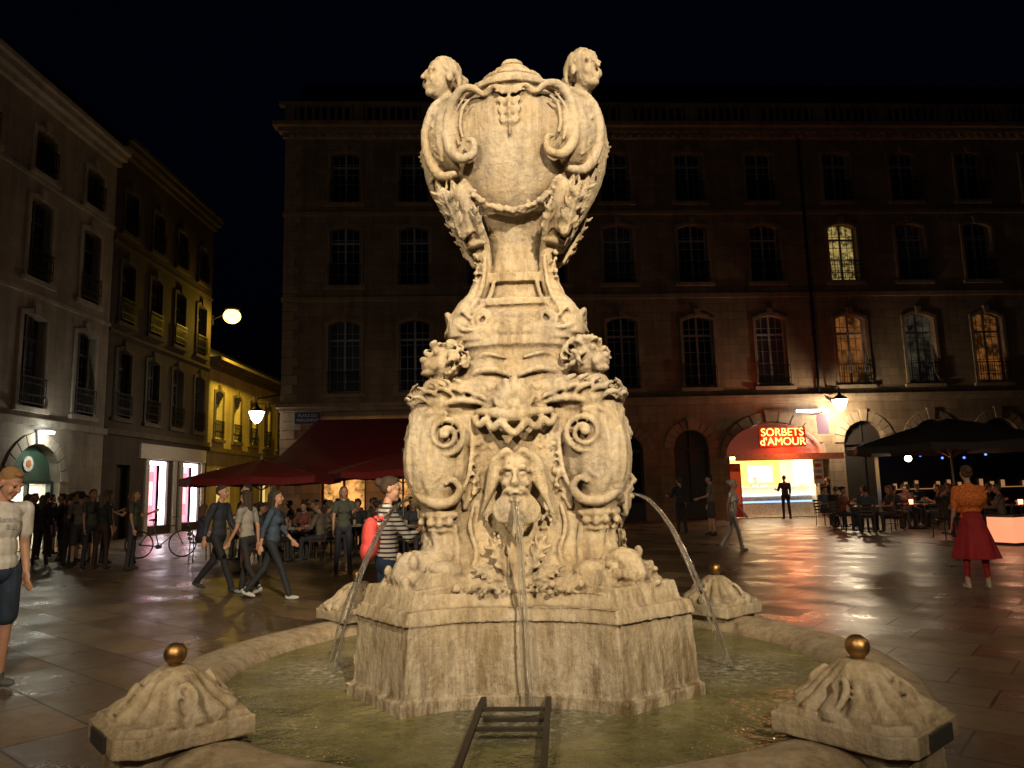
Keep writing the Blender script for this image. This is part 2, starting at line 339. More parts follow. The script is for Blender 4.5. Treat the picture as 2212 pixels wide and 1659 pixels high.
    for o in(-1,0,1):
        off=Vector((c*o*.075,c*o*.075,0));e=0 if o==0 else -.03
        S.T([Vector(D(.68+e,2.07))+off,Vector(D(.76+e,1.93))+off,Vector(D(.80+e,1.75))+off,Vector(D(.785+e,1.60))+off,Vector(D(.70+e,1.46))+off,Vector(D(.65+e,1.32))+off,Vector(D(.70+e,1.18))+off],[.014,.02,.022,.022,.018,.016,.018],seg=8)
    S.E(D(.57,2.25),(.10,.10,.10));S.E(D(.66,2.235),(.055,.055,.048));S.E(D(.705,2.26),(.024,.024,.02));S.E(D(.68,2.19),(.04,.04,.022))
    for o in(-1,1):
        S.E(Vector(D(.655,2.305))+Vector((c*o*.042,c*o*.042,0)),.020);S.E(Vector(D(.58,2.35))+Vector((c*o*.07,c*o*.07,0)),(.026,.026,.035));S.E(Vector(D(.67,2.225))+Vector((c*o*.035,c*o*.035,0)),.028)
    for q in range(90):
        a=lump.random()*2*math.pi;e=lump.random()*1.7-.5;rr=.12
        d=Vector(D(.56,2.25))+Vector((rr*math.cos(a)*math.cos(e),rr*math.sin(a)*math.cos(e),rr*math.sin(e)))
        if d.x-d.y<.90 :
            u=Vector((lump.random()-.5,lump.random()-.5,lump.random()-.5)).normalized()*.030;S.T([d-u,d+(d-Vector(D(.56,2.25)))*.16,d+u],[.009,.015,.008],seg=6,n=3)
    S.extr([(.50,-.84),(.84,-.50),(.66,-.34),(.34,-.66)],.96,1.06,.97);S.extr([(.47,-.76),(.76,-.47),(.60,-.30),(.30,-.60)],1.05,1.13,.93)
    S.T([D(.70,1.13),D(.80,1.16),D(.88,1.08)],[.09,.075,.05],seg=12)
    for q in range(44):
        p=Vector(D(.72+.20*lump.random(),1.04+.15*lump.random()))+Vector((c,c,0))*(lump.random()-.5)*.34
        p.z-=max(0,(p.x-p.y)*.7-.80)*.9;r_=.014+.020*lump.random();S.E(p,(r_,r_,r_*(.6+.9*lump.random())),n=7,k=5)
    # ---- urn quarter
    S.T([D(.40,3.36),D(.42,3.28),D(.37,3.15),D(.29,3.02),D(.262,2.90),D(.272,2.79),D(.32,2.68),D(.385,2.58),D(.425,2.49),D(.425,2.42)],[.04,.06,.065,.05,.042,.042,.055,.078,.098,.095],seg=14)
    leaf(D(.42,3.02),(c*.35,-c*.35,1),0,.30,.055,.18,out=(c,-c,0));leaf(Vector(D(.33,2.99))+Vector((.05,.05,0)),(c*.6,-c*.1,1),0,.24,.035,.2,out=(c,-c,0));leaf(Vector(D(.33,2.99))-Vector((.05,.05,0)),(c*.1,-c*.6,1),0,.24,.035,.2,out=(c,-c,0))
    S.T([Vector(D(.33,3.0))+Vector((.06,.06,0)),D(.35,3.0),Vector(D(.33,3.0))-Vector((.06,.06,0))],[.018,.026,.018])
    lumps(D(.325,2.95),D(.315,2.74),26,.013,.05)
    for o in(-1,1):
        off=Vector((c*o*.055,c*o*.055,0));S.T([Vector(D(.29,2.92))+off*.7,Vector(D(.30,2.80))+off*.7,Vector(D(.35,2.68))+off,Vector(D(.43,2.57))+off*1.2,Vector(D(.48,2.47))+off*1.4],[.010,.012,.014,.016,.014])
    for sx in(-1,1):
        S.spiral(sx*.19,-.385,2.50,.055,2.0,sx,math.pi/2,.013,.011,-.025);S.E((sx*.19,-.34,2.50),(.068,.05,.068))
        S.T([(sx*.13,-.225,2.76),(sx*.15,-.26,2.67),(sx*.20,-.31,2.59),(sx*.28,-.36,2.54)],[.012,.015,.017,.024])
        S.T([(sx*.12,-.41,2.46),(sx*.07,-.42,2.485),(sx*.03,-.42,2.46)],[.012,.014,.009])
        S.T([(sx*.25,-.40,2.51),(sx*.30,-.40,2.56),(sx*.34,-.37,2.50),(sx*.30,-.40,2.45),(sx*.24,-.42,2.44)],[.012,.016,.018,.016,.010])
    S.T([(-.12,-.35,2.535),(0,-.375,2.53),(.12,-.35,2.535)],[.018,.023,.018])
    for q in(-1,0,1): S.E((q*.07,-.42,2.425),(.03,.025,.025))
S.X=Matrix()
S.loft([(2.385,.43,3.2),(2.45,.435,3.2),(2.50,.40,3.2),(2.56,.345,3.4),(2.60,.295,3.6),(2.605,.325,3.6),(2.645,.325,3.6),(2.65,.25,3.6),(2.71,.215,3.6),(2.765,.195,3.6),(2.77,.232,3.6),(2.825,.232,3.6),(2.83,.19,3.6),(2.92,.178,3.2),(3.02,.185,2.8),(3.10,.215,2.4),(3.18,.265,2.1),(3.30,.33,2),(3.46,.385,2),(3.64,.415,2),(3.78,.418,2),(3.89,.39,2),(3.925,.37,2),(3.935,.335,2),(3.97,.31,2),(3.985,.30,2),(3.992,.335,2),(4.03,.335,2),(4.038,.285,2),(4.05,.262,2),(4.09,.25,2),(4.11,.23,2),(4.115,.175,2),(4.125,.175,2),(4.128,.21,2),(4.155,.205,2),(4.17,.175,2),(4.19,.15,2),(4.195,.10,2),(4.205,.10,2),(4.208,.13,2),(4.23,.12,2),(4.24,.085,2),(4.245,.055,2),(4.255,.055,2),(4.262,.08,2),(4.29,.07,2),(4.31,.03,2),(4.32,.01,2)])
for k in range(2):
    S.X=Matrix.Rotation(k*math.pi,4,'Z')
    for sx in(-1,1):
        S.E((sx*.33,-.16,3.70),(.20,.20,.27));S.E((sx*.36,-.12,3.84),(.19,.19,.10))
        S.T([(sx*.10,-.395,3.90),(sx*.155,-.39,3.875),(sx*.22,-.39,3.92),(sx*.30,-.36,3.92),(sx*.36,-.33,3.84),(sx*.385,-.32,3.70),(sx*.365,-.33,3.57),(sx*.30,-.365,3.49),(sx*.225,-.395,3.50),(sx*.215,-.41,3.57),(sx*.255,-.40,3.59)],[.014,.018,.024,.030,.032,.032,.032,.030,.026,.019,.014])
        S.T([(sx*.24,-.385,3.85),(sx*.285,-.37,3.80),(sx*.30,-.365,3.70),(sx*.285,-.37,3.62)],[.010,.014,.014,.010])
        S.T([(sx*.27,-.37,3.88),(sx*.325,-.345,3.80),(sx*.335,-.34,3.70),(sx*.31,-.355,3.58)],[.008,.011,.011,.008])
        S.T([(sx*.36,-.26,3.95),(sx*.47,-.23,3.90),(sx*.53,-.20,3.76),(sx*.515,-.20,3.58),(sx*.44,-.25,3.44),(sx*.34,-.31,3.42)],[.020,.032,.036,.036,.032,.022])
        S.E((sx*.45,-.255,3.70),(.035,.03,.06));S.E((sx*.455,-.245,3.80),(.03,.025,.03));S.E((sx*.43,-.265,3.60),(.028,.025,.03))
        for q in range(5): leaf((sx*(.455-.012*q),-.27,3.86-.075*q),(sx*(.9 if q%2 else -.6),0,-.6),0,.07,.018,.05)
        S.T([(sx*.41,-.275,3.86),(sx*.485,-.235,3.80),(sx*.49,-.235,3.62),(sx*.42,-.28,3.52)],[.008,.012,.012,.008])
        leaf((sx*.27,-.30,3.05),(sx*.28,0,1),0,.36,.055,-.05);leaf((sx*.33,-.27,3.12),(sx*.5,0,1),0,.30,.045,.0)
        lumps((sx*.285,-.33,3.36),(sx*.17,-.335,3.22),46,.013,.028);lumps((sx*.17,-.335,3.22),(0,-.335,3.165),46,.014,.030)
        S.T([(sx*.29,-.31,3.38),(sx*.17,-.305,3.22),(0,-.30,3.165)],[.018,.024,.027])
        S.T([(sx*.155,-.395,3.875),(sx*.1,-.41,3.91),(sx*.0,-.42,3.88)],[.010,.015,.018])
        for q in range(4): leaf((sx*.006,-.42,3.86-.06*q),(sx*.9,0,.35),0,.085-.008*q,.019,.1)
    for q in range(6): S.E((0,-.425,3.87-.05*q),(.016-.0015*q,.016,.030),n=8,k=6)
# herms (left / right)
for sx in(-1,1):
    S.X=Matrix()
    S.T([(sx*.37,0,3.93),(sx*.405,-.01,3.84),(sx*.415,-.01,3.70),(sx*.40,-.01,3.53),(sx*.365,0,3.38),(sx*.30,0,3.20),(sx*.235,0,3.03)],[.13,.175,.185,.175,.14,.10,.065],seg=18)
    S.E((sx*.47,-.07,3.82),(.08,.08,.075));S.E((sx*.49,.08,3.80),(.07,.08,.07));S.E((sx*.43,-.01,3.92),(.12,.17,.06))
    S.T([(sx*.40,-.16,3.91),(sx*.51,-.13,3.85),(sx*.575,-.02,3.80),(sx*.56,.1,3.84)],[.014,.016,.016,.014])
    S.T([(sx*.40,-.17,3.87),(sx*.52,-.14,3.80),(sx*.585,-.02,3.75)],[.010,.012,.012])
    for q in range(6): leaf((sx*(.56-.035*q),-.07,3.56-.08*q),(sx*.15-.1*sx*q*.2,0,1),0,.13,.03,.15,out=(sx*.8,-.6,0))
    lumps((sx*.54,-.13,3.70),(sx*.50,-.14,3.45),26,.013,.05)
    S.T([(sx*.42,0,3.90),(sx*.435,.005,4.0),(sx*.46,-.005,4.11)],[.095,.066,.062],seg=12)
    S.X=Matrix.Translation((sx*.472,-.03,4.195))@Matrix.Rotation(rad(-48 if sx<0 else 36),4,'Z')@Matrix.Rotation(rad(-3),4,'X')@Matrix.Scale(1.22,4)
    for p in headprims('bald'):
        if p[0]=='e': S.E(p[1],tuple(p[2]),n=16,k=12)
        else: S.cap(p[1],p[2],p[3],p[4])
    S.E((0,.035,.045),(.074,.088,.076));S.E((0,.12,.03),(.046,.040,.044))
    for o in(-1,1):
        for q in range(7):
            ph=rad(50+15*q);cy,sy=math.cos(ph),math.sin(ph)
            S.T([(o*.004,.022-.092*cy,.032+.090*sy),(o*.040,.024-.086*cy,.034+.083*sy-.002),(o*.073,.028-.058*cy,.042+.024*sy-.010*abs(q-3)),(o*.071,.077,.025-.011*q),(o*.025,.110,.035-.010*q)],[.008,.0125,.0130,.012,.009],seg=7)
        S.T([(o*.05,.08,-.02),(o*.055,.09,-.08),(o*.045,.06,-.13)],[.020,.022,.015])
        S.E((o*.03,.135,.01+.02*o),.024);S.E((o*.045,.115,.0),.022)
S.X=Matrix()
sc_me=remesh(S,.0072,1,[(.25,.012),(.06,.008),(.022,.005)])
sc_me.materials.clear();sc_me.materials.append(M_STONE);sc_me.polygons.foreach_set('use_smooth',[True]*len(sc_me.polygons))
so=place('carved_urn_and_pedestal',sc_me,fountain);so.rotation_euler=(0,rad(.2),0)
# basin rim
b=MB();b.lathe([(1.70,.20),(1.71,.50),(1.745,.545),(1.82,.575),(1.90,.585),(1.98,.58),(2.06,.555),(2.11,.50),(2.12,.45),(2.09,.41),(2.04,.39),(2.03,.14),(2.06,.12),(2.14,.11),(2.15,0)],160,rf=lambda a,z:1+.0025*math.sin(7*a)+.0015*math.sin(23*a))
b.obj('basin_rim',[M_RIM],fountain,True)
# water surface
mw,nt,bs=newmat('basin_water')
tc=nt.nodes.new('ShaderNodeTexCoord')
col=ramp(nt,noise(nt,2.2,7,.65),[(.3,(.045,.048,.016)),(.5,(.12,.115,.045)),(.7,(.23,.21,.11))])
foam=None
for (x,y) in ((.03,-.86),(-1.17,.0),(1.17,.0),(0,.9)):
    vd=nt.nodes.new('ShaderNodeVectorMath');vd.operation='DISTANCE';vd.inputs[1].default_value=(x,y,.5);nt.links.new(tc.outputs['Object'],vd.inputs[0])
    f=ramp(nt,vd.outputs['Value'],[(0,1),(.5,0)])
    foam=f if foam is None else mix(nt,foam,f,1.0,'ADD')
fn=ramp(nt,noise(nt,20,8,.75),[(.42,0),(.60,1)])
fm=mix(nt,foam,fn,1.0,'MULTIPLY')
col=mix(nt,col,(.60,.60,.50),fm)
nt.links.new(col,bs.inputs['Base Color']);bs.inputs['Roughness'].default_value=.05;bs.inputs['IOR'].default_value=1.33
wb=bump(nt,bs,noise(nt,6,4,.6),.8,.06);wb=bump(nt,bs,noise(nt,19,3,.5),.6,.025,wb);bump(nt,bs,fm,.9,.04,wb)
b=MB();b.lathe([(.3,.5),(.8,.5),(1.2,.5),(1.715,.5)],96);b.obj('water',[mw],fountain,True)
# jets
mj,nt,bs=newmat('falling_water');bs.inputs['Base Color'].default_value=(.9,.9,.88,1);bs.inputs['Roughness'].default_value=.05
bs.inputs['Transmission Weight'].default_value=.95;bs.inputs['IOR'].default_value=1.33
bump(nt,bs,noise(nt,14,4,.6,scl=(3,3,.9)),.9,.02)
def jet(name,pts,rs):
    s=SC();rr=random.Random(5)
    for q in range(5):
        o=(rr.random()-.5)*.020;o2=(rr.random()-.5)*.012
        s.T([(p[0]+o*(.4+i*.40)+.004*math.sin(i*2+q),p[1]+o2*(1+i*.4)+.004*math.cos(i*3+q),p[2]) for i,p in enumerate(pts)],[r*.36*(1+.35*math.sin(i*2.3+q*2)) for i,r in enumerate(rs)],seg=7,n=10)
    for q in range(110):
        t=.35+.65*rr.random();i=min(int(t*(len(pts)-1)),len(pts)-2);f=t*(len(pts)-1)-i
        p=[pts[i][k]*(1-f)+pts[i+1][k]*f+rr.gauss(0,.022)*t for k in range(3)];s.E(p,.0016+.0026*rr.random(),n=6,k=4)
    s.obj(name,[mj],fountain,True)
for k,nm in enumerate(('water_jet_front','water_jet_right','water_jet_back','water_jet_left')):
    a=k*math.pi/2;ca,sa=math.cos(a),math.sin(a)
    sp=[.645,.70,.75,.785,.81,.83] if k%2==0 else [.64,.76,.87,.98,1.08,1.16]
    zz=[1.505,1.44,1.29,1.06,.80,.49] if k%2==0 else [1.505,1.46,1.31,1.07,.80,.49]
    jet(nm,[(d*sa+(.012*i if k==0 else 0),-d*ca,z) for i,(d,z) in enumerate(zip(sp,zz))],[.017,.016,.016,.015,.016,.018])
# rim blocks with fluted shell and brass ball
M_BRASS=simple('aged_brass',(.34,.20,.08),.42,1.0,.5,9,.3)
M_PLQ=simple('dark_plaque',(.03,.03,.032),.35)
flr=random.Random(9)
for k in range(4):
    a=rad(45+90*k);bx,by=1.96*math.cos(a),1.96*math.sin(a)
    blk=root('rim_block_%d'%(k+1),(bx,by,0),a+math.pi/2);blk.parent=fountain
    s=SC()
    sl=[(-.19,-.27),(.19,-.27),(.26,-.19),(.25,.25),(-.25,.25),(-.26,-.19)]
    s.extr([(x*.84,y*.84) for x,y in sl],0,.60,1.0);s.extr(sl,.585,.66,1.0);s.extr([(x*.94,y*.94) for x,y in sl],.655,.685,.96)
    n=160;V=[];F=[]
    prof=[(.245,.665),(.245,.695),(.222,.712),(.19,.728),(.165,.750),(.145,.775),(.124,.80),(.102,.822),(.073,.842),(.045,.852),(.02,.855)]
    ph=flr.random()*6
    for i,(r,z) in enumerate(prof):
        for j in range(n):
            th=2*math.pi*j/n;w=abs(math.sin(th*7+ph+.35*math.sin(3*th)+.06*i))**.7
            am=.17 if i<7 else .08;rr=r*(1+am*(w-.6)+.04*math.sin(2*th+ph));V.append((rr*math.cos(th),rr*math.sin(th)*.95,z+(.020*(w-.6) if i<6 else 0)))
    for i in range(len(prof)-1):
        for j in range(n):F.append((i*n+j,i*n+(j+1)%n,(i+1)*n+(j+1)%n,(i+1)*n+j))
    F.append(tuple(reversed(range(n))));F.append(tuple((len(prof)-1)*n+j for j in range(n)));s.add(V,F)
    for th in(math.pi/2,-math.pi/2,0,math.pi):
        R_=lambda r,a_,z:(r*math.cos(th+a_),r*math.sin(th+a_),z)
        s.T([R_(.225,.05,.71),R_(.18,.15,.765),R_(.14,.0,.80),R_(.155,-.2,.775),R_(.175,-.08,.755)],[.012,.014,.014,.012,.008],seg=8)
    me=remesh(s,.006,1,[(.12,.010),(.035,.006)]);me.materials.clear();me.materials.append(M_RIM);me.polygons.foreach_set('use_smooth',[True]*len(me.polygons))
    place('shell_block',me,blk)
    b=MB();b.sph((0,0,.90),.046,0,32,20);b.cyl((0,0,.848),(0,0,.868),.02,.028,0,16);b.obj('brass_ball',[M_BRASS],blk,True)
    b=MB();b.box(-.10,.10,-.282,-.272,.592,.652);b.obj('plaque',[M_PLQ],blk)
# iron bucket rest at the front
b=MB()
for x in(-.16,.15): b.box(x-.013,x+.013,-2.0,-.80,.545,.563)
for y in(-.97,-1.25): b.box(-.146,.136,y-.013,y+.013,.547,.561)
for x in(-.16,.15): b.box(x-.012,x+.012,-.826,-.80,.42,.545)
b.box(-.146,.136,-.98,-.96,.50,.515)
b.obj('iron_bucket_rest',[simple('rusty_iron',(.035,.028,.022),.55,.5)],fountain)
# ------------------------------------------------------------ GROUND
m,nt,bs=newmat('wet_stone_paving')
tc=nt.nodes.new('ShaderNodeTexCoord');mp=nt.nodes.new('ShaderNodeMapping');mp.inputs['Rotation'].default_value=(0,0,rad(40));nt.links.new(tc.outputs['Object'],mp.inputs[0])
br=nt.nodes.new('ShaderNodeTexBrick');br.inputs['Scale'].default_value=1;br.inputs['Brick Width'].default_value=.95;br.inputs['Row Height'].default_value=.55;br.offset_frequency=2;br.offset=.37
br.inputs['Mortar Size'].default_value=.010;br.inputs['Color1'].default_value=(1,1,1,1);br.inputs['Color2'].default_value=(.25,.25,.25,1);br.inputs['Mortar'].default_value=(0,0,0,1)
nt.links.new(mp.outputs[0],br.inputs['Vector'])
c=ramp(nt,br.outputs['Color'],[(0,(.045,.034,.024)),(.2,(.13,.088,.052)),(1,(.29,.205,.12))])
c=mix(nt,c,ramp(nt,noise(nt,.9,8,.7),[(.3,(.55,.55,.55)),(.7,(1.1,1.1,1.1))]),.8,'MULTIPLY')
c=mix(nt,c,ramp(nt,noise(nt,9,8,.75),[(.35,(.6,.57,.54)),(.6,(1,1,1))]),.75,'MULTIPLY')
nt.links.new(c,bs.inputs['Base Color'])
n1=ramp(nt,noise(nt,1.3,9,.75),[(.32,.17),(.68,.42)]);n2=ramp(nt,br.outputs['Color'],[(0,.12),(.25,.0),(1,.16)])
nt.links.new(math_(nt,'ADD',n1,n2),bs.inputs['Roughness'])
bs.inputs['Specular Tint'].default_value=(1,.86,.68,1)
q=bump(nt,bs,br.outputs['Fac'],-.8,.012);q=bump(nt,bs,noise(nt,2.2,4,.6),.20,.03,q);bump(nt,bs,noise(nt,30,6,.7),.3,.006,q)
b=MB();b.face([(-150,-60,0),(150,-60,0),(150,200,0),(-150,200,0)]);b.obj('paved_square_ground',[m])
# ------------------------------------------------------------ BUILDINGS
def arcz(s,s0,s1,z1,h):
    w=(s1-s0)/2;c=(s0+s1)/2;t=(s-c)/w
    if h>=w*.95: return z1-h+h*math.sqrt(max(0,1-t*t))
    R=(w*w+h*h)/(2*h);return z1-R+math.sqrt(max(0,R*R-(t*w)**2))
def wall(mb,L0,L1,Z0,Z1,ops,depth=.35,m=0):
    xs=sorted(set([L0,L1]+[o[0] for o in ops]+[o[1] for o in ops]));zs=sorted(set([Z0,Z1]+[o[2] for o in ops]+[o[3] for o in ops]))
    for i in range(len(xs)-1):
        for j in range(len(zs)-1):
            cx=(xs[i]+xs[i+1])/2;cz=(zs[j]+zs[j+1])/2
            if any(o[0]<cx<o[1] and o[2]<cz<o[3] for o in ops): continue
            mb.face([(xs[i],0,zs[j]),(xs[i+1],0,zs[j]),(xs[i+1],0,zs[j+1]),(xs[i],0,zs[j+1])],m)
    for o in ops:
        s0,s1,z0,z1,h=o[:5];N=14
        zt=z1-h
        mb.face([(s0,0,z0),(s0,0,zt),(s0,depth,zt),(s0,depth,z0)],m);mb.face([(s1,0,z0),(s1,depth,z0),(s1,depth,zt),(s1,0,zt)],m)
        mb.face([(s0,0,z0),(s0,depth,z0),(s1,depth,z0),(s1,0,z0)],m)
        if h<=0: mb.face([(s0,0,z1),(s1,0,z1),(s1,depth,z1),(s0,depth,z1)],m);continue
        for i in range(N):
            a=s0+(s1-s0)*i/N;c=s0+(s1-s0)*(i+1)/N;za=arcz(a,s0,s1,z1,h);zc=arcz(c,s0,s1,z1,h)
            mb.face([(a,0,za),(c,0,zc),(c,0,z1),(a,0,z1)],m);mb.face([(a,0,za),(a,depth,za),(c,depth,zc),(c,0,zc)],m)
def window(W,T,s0,s1,z0,z1,h,glass=0,rows=5,rail=True,d=.26,sur=.14):
    W.face([(s0,d+.05,z0),(s1,d+.05,z0),(s1,d+.05,z1),(s0,d+.05,z1)],glass)
    f=6;c=(s0+s1)/2;t=.06
    W.box(s0,s0+t,d-.02,d+.03,z0,z1,f);W.box(s1-t,s1,d-.02,d+.03,z0,z1,f);W.box(s0+t,s1-t,d-.018,d+.028,z0,z0+t*1.6,f)
    W.box(c-.045,c+.045,d-.03,d+.028,z0+t*1.6,z1,f)
    zt=z0+(z1-z0)*.74;W.box(s0+t,c-.045,d-.018,d+.027,zt-.045,zt+.045,f);W.box(c+.045,s1-t,d-.018,d+.027,zt-.045,zt+.045,f)
    for a,b_ in((s0+t,c-.045),(c+.045,s1-t)):
        mm=(a+b_)/2;W.box(mm-.012,mm+.012,d,d+.025,z0+.1,z1-.02,f)
        for r in range(1,rows):
            z=z0+(z1-z0)*r/rows
            if abs(z-zt)>.12: W.box(a,mm-.012,d+.001,d+.024,z-.012,z+.012,f);W.box(mm+.012,b_,d+.001,d+.024,z-.012,z+.012,f)
    if sur:
        T.box(s0-sur,s0-.001,-.06,.02,z0-.05,z1-h,0);T.box(s1+.001,s1+sur,-.06,.02,z0-.05,z1-h,0)
        T.box(s0-sur-.1,s1+sur+.1,-.14,.02,z0-.20,z0-.051,0)
        N=8
        for i in range(N):
            a=s0-sur+(s1-s0+2*sur)*i/N;c2=s0-sur+(s1-s0+2*sur)*(i+1)/N
            za=arcz(min(max(a,s0),s1),s0,s1,z1,max(h,.02));zc=arcz(min(max(c2,s0),s1),s0,s1,z1,max(h,.02))
            T.prism([(a,za),(c2,zc),(c2,zc+sur*1.1),(a,za+sur*1.1)],-.06,.02,0)
        T.prism([(c-.10,z1-.02),(c+.10,z1-.02),(c+.15,z1+.34),(c-.15,z1+.34)],-.11,.02,0)
    if rail:
        T.box(s0-.05,s1+.05,-.13,-.10,z0+.86,z0+.90,1);T.box(s0-.05,s1+.05,-.13,-.10,z0+.06,z0+.09,1);T.box(s0-.05,s1+.05,-.128,-.102,z0+.68,z0+.70,1)
        n=13
        for i in range(n+1):
            x=s0-.04+(s1-s0+.08)*i/n;T.box(x-.009,x+.009,-.124,-.106,z0+.09,z0+.86,1)
        for i in range(n):
            x=s0-.04+(s1-s0+.08)*(i+.5)/n;T.box(x-.025,x+.025,-.121,-.109,z0+.3,z0+.36,1)
def vouss(T,cx,w,zs,h,n=11,wd=.42):
    for i in range(n):
        a0=math.pi*(i+.06)/n;a1=math.pi*(i+.94)/n
        P=[(cx-math.cos(a0)*w,zs+math.sin(a0)*h),(cx-math.cos(a1)*w,zs+math.sin(a1)*h)]
        wd2=wd*(1.25 if i==n//2 else 1)
        Q=[(cx-math.cos(a1)*(w+wd2),zs+math.sin(a1)*(h+wd2)),(cx-math.cos(a0)*(w+wd2),zs+math.sin(a0)*(h+wd2))]
        T.prism(P+Q,-.05 if i!=n//2 else -.10,.01,0)
GL=[G_DARK,G_CUR,G_ORG,G_WHT,G_WARM,M_DOOR,M_FRAME,G_YEL]
GLD=GL[:6]+[M_FRAMED]
MBY=31.2;MROT=rad(3.2);MX=-9.8
mainb=root('stone_apartment_building',(MX,MBY,0),MROT)
Wl=MB();W=MB();T=MB();ops=[]
bays=[-7.2,-4.17,-1.15,1.9,4.95,8.35,11.65,15.3,18.5,21.7,24.9,28.1,31.3]
bays=[x-MX for x in bays];LEN=44
for i,x in enumerate(bays):
    for (z0,z1,h,w) in((5.75,8.9,.22,1.36),(10.5,13.15,.18,1.32),(14.3,16.6,.12,1.26)):
        ops.append((x-w/2,x+w/2,z0,z1,h))
        g=random.choice([0,0,1,1]) if z0<14 else random.choice([0,0,0])
        if i==7 and z0<6: g=2
        if i==9 and z0<6: g=2
        if i==8 and z0<6: g=3
        if i==7 and 10<z0<11: g=7
        window(W,T,x-w/2,x+w/2,z0,z1,h,g,6 if z0<6 else 5)
gops=[]
for x in(-7.2,-4.17,-1.15,1.9): gops.append((x-MX-.95,x-MX+.95,0.0,3.75,.95,4))
gops.append((4.95-MX-.7,4.95-MX+.7,0,3.7,.7,0));gops.append((7.75-MX-.78,7.75-MX+.78,0,3.85,.78,5))
shopc=11.35-MX;gops.append((shopc-1.95,shopc+1.95,0,4.15,1.5,-1))
for x in(15.5,18.6,21.7,24.9,28.1,31.3): gops.append((x-MX-.95,x-MX+.95,0,4.1,.95,5))
ops+=gops
wall(Wl,0,LEN,0,17.6,ops)
for o in gops:
    vouss(T,(o[0]+o[1])/2,(o[1]-o[0])/2+.003,o[3]-o[4],o[4]+.003)
    if o[5]>=0:
        s0,s1,z0,z1=o[:4];W.face([(s0,.32,z0),(s1,.32,z0),(s1,.32,z1),(s0,.32,z1)],o[5]);c=(s0+s1)/2
        f=5
        W.box(s0,s1,.22,.31,z1-o[4]-.08,z1-o[4]+.04,f);W.box(c-.05,c+.05,.22,.31,0,z1-o[4]-.08,f);W.box(s0,s0+.1,.22,.31,0,z1-o[4]-.08,f);W.box(s1-.1,s1,.22,.31,0,z1-o[4]-.08,f)
        W.box(s0+.1,c-.05,.23,.31,0,.75,f);W.box(c+.05,s1-.1,.23,.31,0,.75,f);W.box(c-.02,c+.02,.24,.30,z1-o[4]+.04,z1-.05,f)
Wl.face([(0,0,0),(0,0,17.6),(0,14,17.6),(0,14,0)],0);Wl.face([(LEN,0,0),(LEN,14,0),(LEN,14,17.6),(LEN,0,17.6)],0)
T.box(-.12,LEN,-.16,.01,4.98,5.14);T.box(-.2,LEN,-.26,.01,5.14,5.30);T.box(-.1,LEN,-.10,.01,9.75,9.95);T.box(-.1,LEN,-.10,.01,13.65,13.82)
T.box(-.15,LEN,-.2,.01,17.25,17.45);T.box(-.3,LEN,-.4,.01,17.45,17.65);T.box(-.5,LEN,-.62,.01,17.65,17.85)
for i in range(110): T.box(.2+i*.4,.36+i*.4,-.36,-.2,17.28,17.44)
T.box(-.3,LEN,-.35,-.05,17.85,18.0);T.box(-.3,LEN,-.36,-.04,18.72,18.88)
for i in range(130):
    x=.2+i*.335
    if i%9==0: T.box(x-.22,x+.22,-.34,-.06,18.0,18.72)
    else: T.cyl((x,-.2,18.0),(x,-.2,18.35),.05,.10,0,6);T.cyl((x,-.2,18.35),(x,-.2,18.72),.10,.05,0,6)
for z in range(12): T.box(-.06,.55 if z%2 else .8,-.05,.01,.35+z*.385,.35+z*.385+.36)
for z in range(30): T.box(-.05,.45 if z%2 else .65,-.045,.01,5.35+z*.40,5.35+z*.40+.37)
Wl.face([(0,.4,17.6),(LEN,.4,17.6),(LEN,3.2,21.8),(0,3.2,21.8)],1);Wl.face([(0,3.2,21.8),(LEN,3.2,21.8),(LEN,14,22.5),(0,14,22.5)],1);Wl.face([(0,.4,17.6),(0,3.2,21.8),(0,14,22.5),(0,14,17.6)],1);Wl.face([(-.01,0,17.6),(LEN,0,17.6),(LEN,.4,17.6),(-.01,.4,17.6)],1)
for x in bays[1::2]: Wl.box(x-.6,x+.6,1.2,3,18.3,20.2,1)
Wl.obj('walls',[W_MAIN,M_SLATE],mainb);W.obj('windows',GL,mainb);T.obj('stone_trim_and_balconies',[W_TRIM,M_IRON],mainb)
b=MB();px=13.55-MX;b.cyl((px,-.14,5.4),(px,-.14,17.2),.055,.055);b.cyl((px,-.14,5.4),(px+.55,-.34,4.9),.055,.055)
for z in range(6,17,2): b.box(px-.08,px+.08,-.2,0,z,z+.05)
b.obj('drainpipe',[M_IRON],mainb)
# --- ice-cream shop
shop=root('ice_cream_shop',(MX,MBY,0),MROT)
m_in=simple('shop_interior_wall',(.75,.70,.56),.6);b=MB();x0,x1=shopc-1.94,shopc+1.94
b.face([(x0,.36,0.01),(x1,.36,.01),(x1,3.2,.01),(x0,3.2,.01)]);b.face([(x0,3.2,0),(x1,3.2,0),(x1,3.2,2.7),(x0,3.2,2.7)]);b.face([(x0,.36,0),(x0,3.2,0),(x0,3.2,2.7),(x0,.36,2.7)]);b.face([(x1,.36,0),(x1,.36,2.7),(x1,3.2,2.7),(x1,3.2,0)]);b.face([(x0,.30,2.7),(x0,3.2,2.7),(x1,3.2,2.7),(x1,.30,2.7)])
b.face([(x0,.30,2.7),(x1,.30,2.7),(x1,.30,4.15),(x0,.30,4.15)])
b.obj('interior',[m_in],shop)
b=MB();b.box(x0+.5,x1-.1,.55,1.2,.01,.92,0);b.box(x0+.45,x1-.05,.5,1.25,.92,1.0,1);b.box(x0+.52,x1-.12,.54,.55,.62,.70,2);b.box(x0+.6,x1-.2,.6,1.1,1.0,1.32,3)
for q in range(7): b.box(x0+.7+q*.42,x0+1.0+q*.42,.56,.62,1.33,1.40,2 if q%3 else 3)
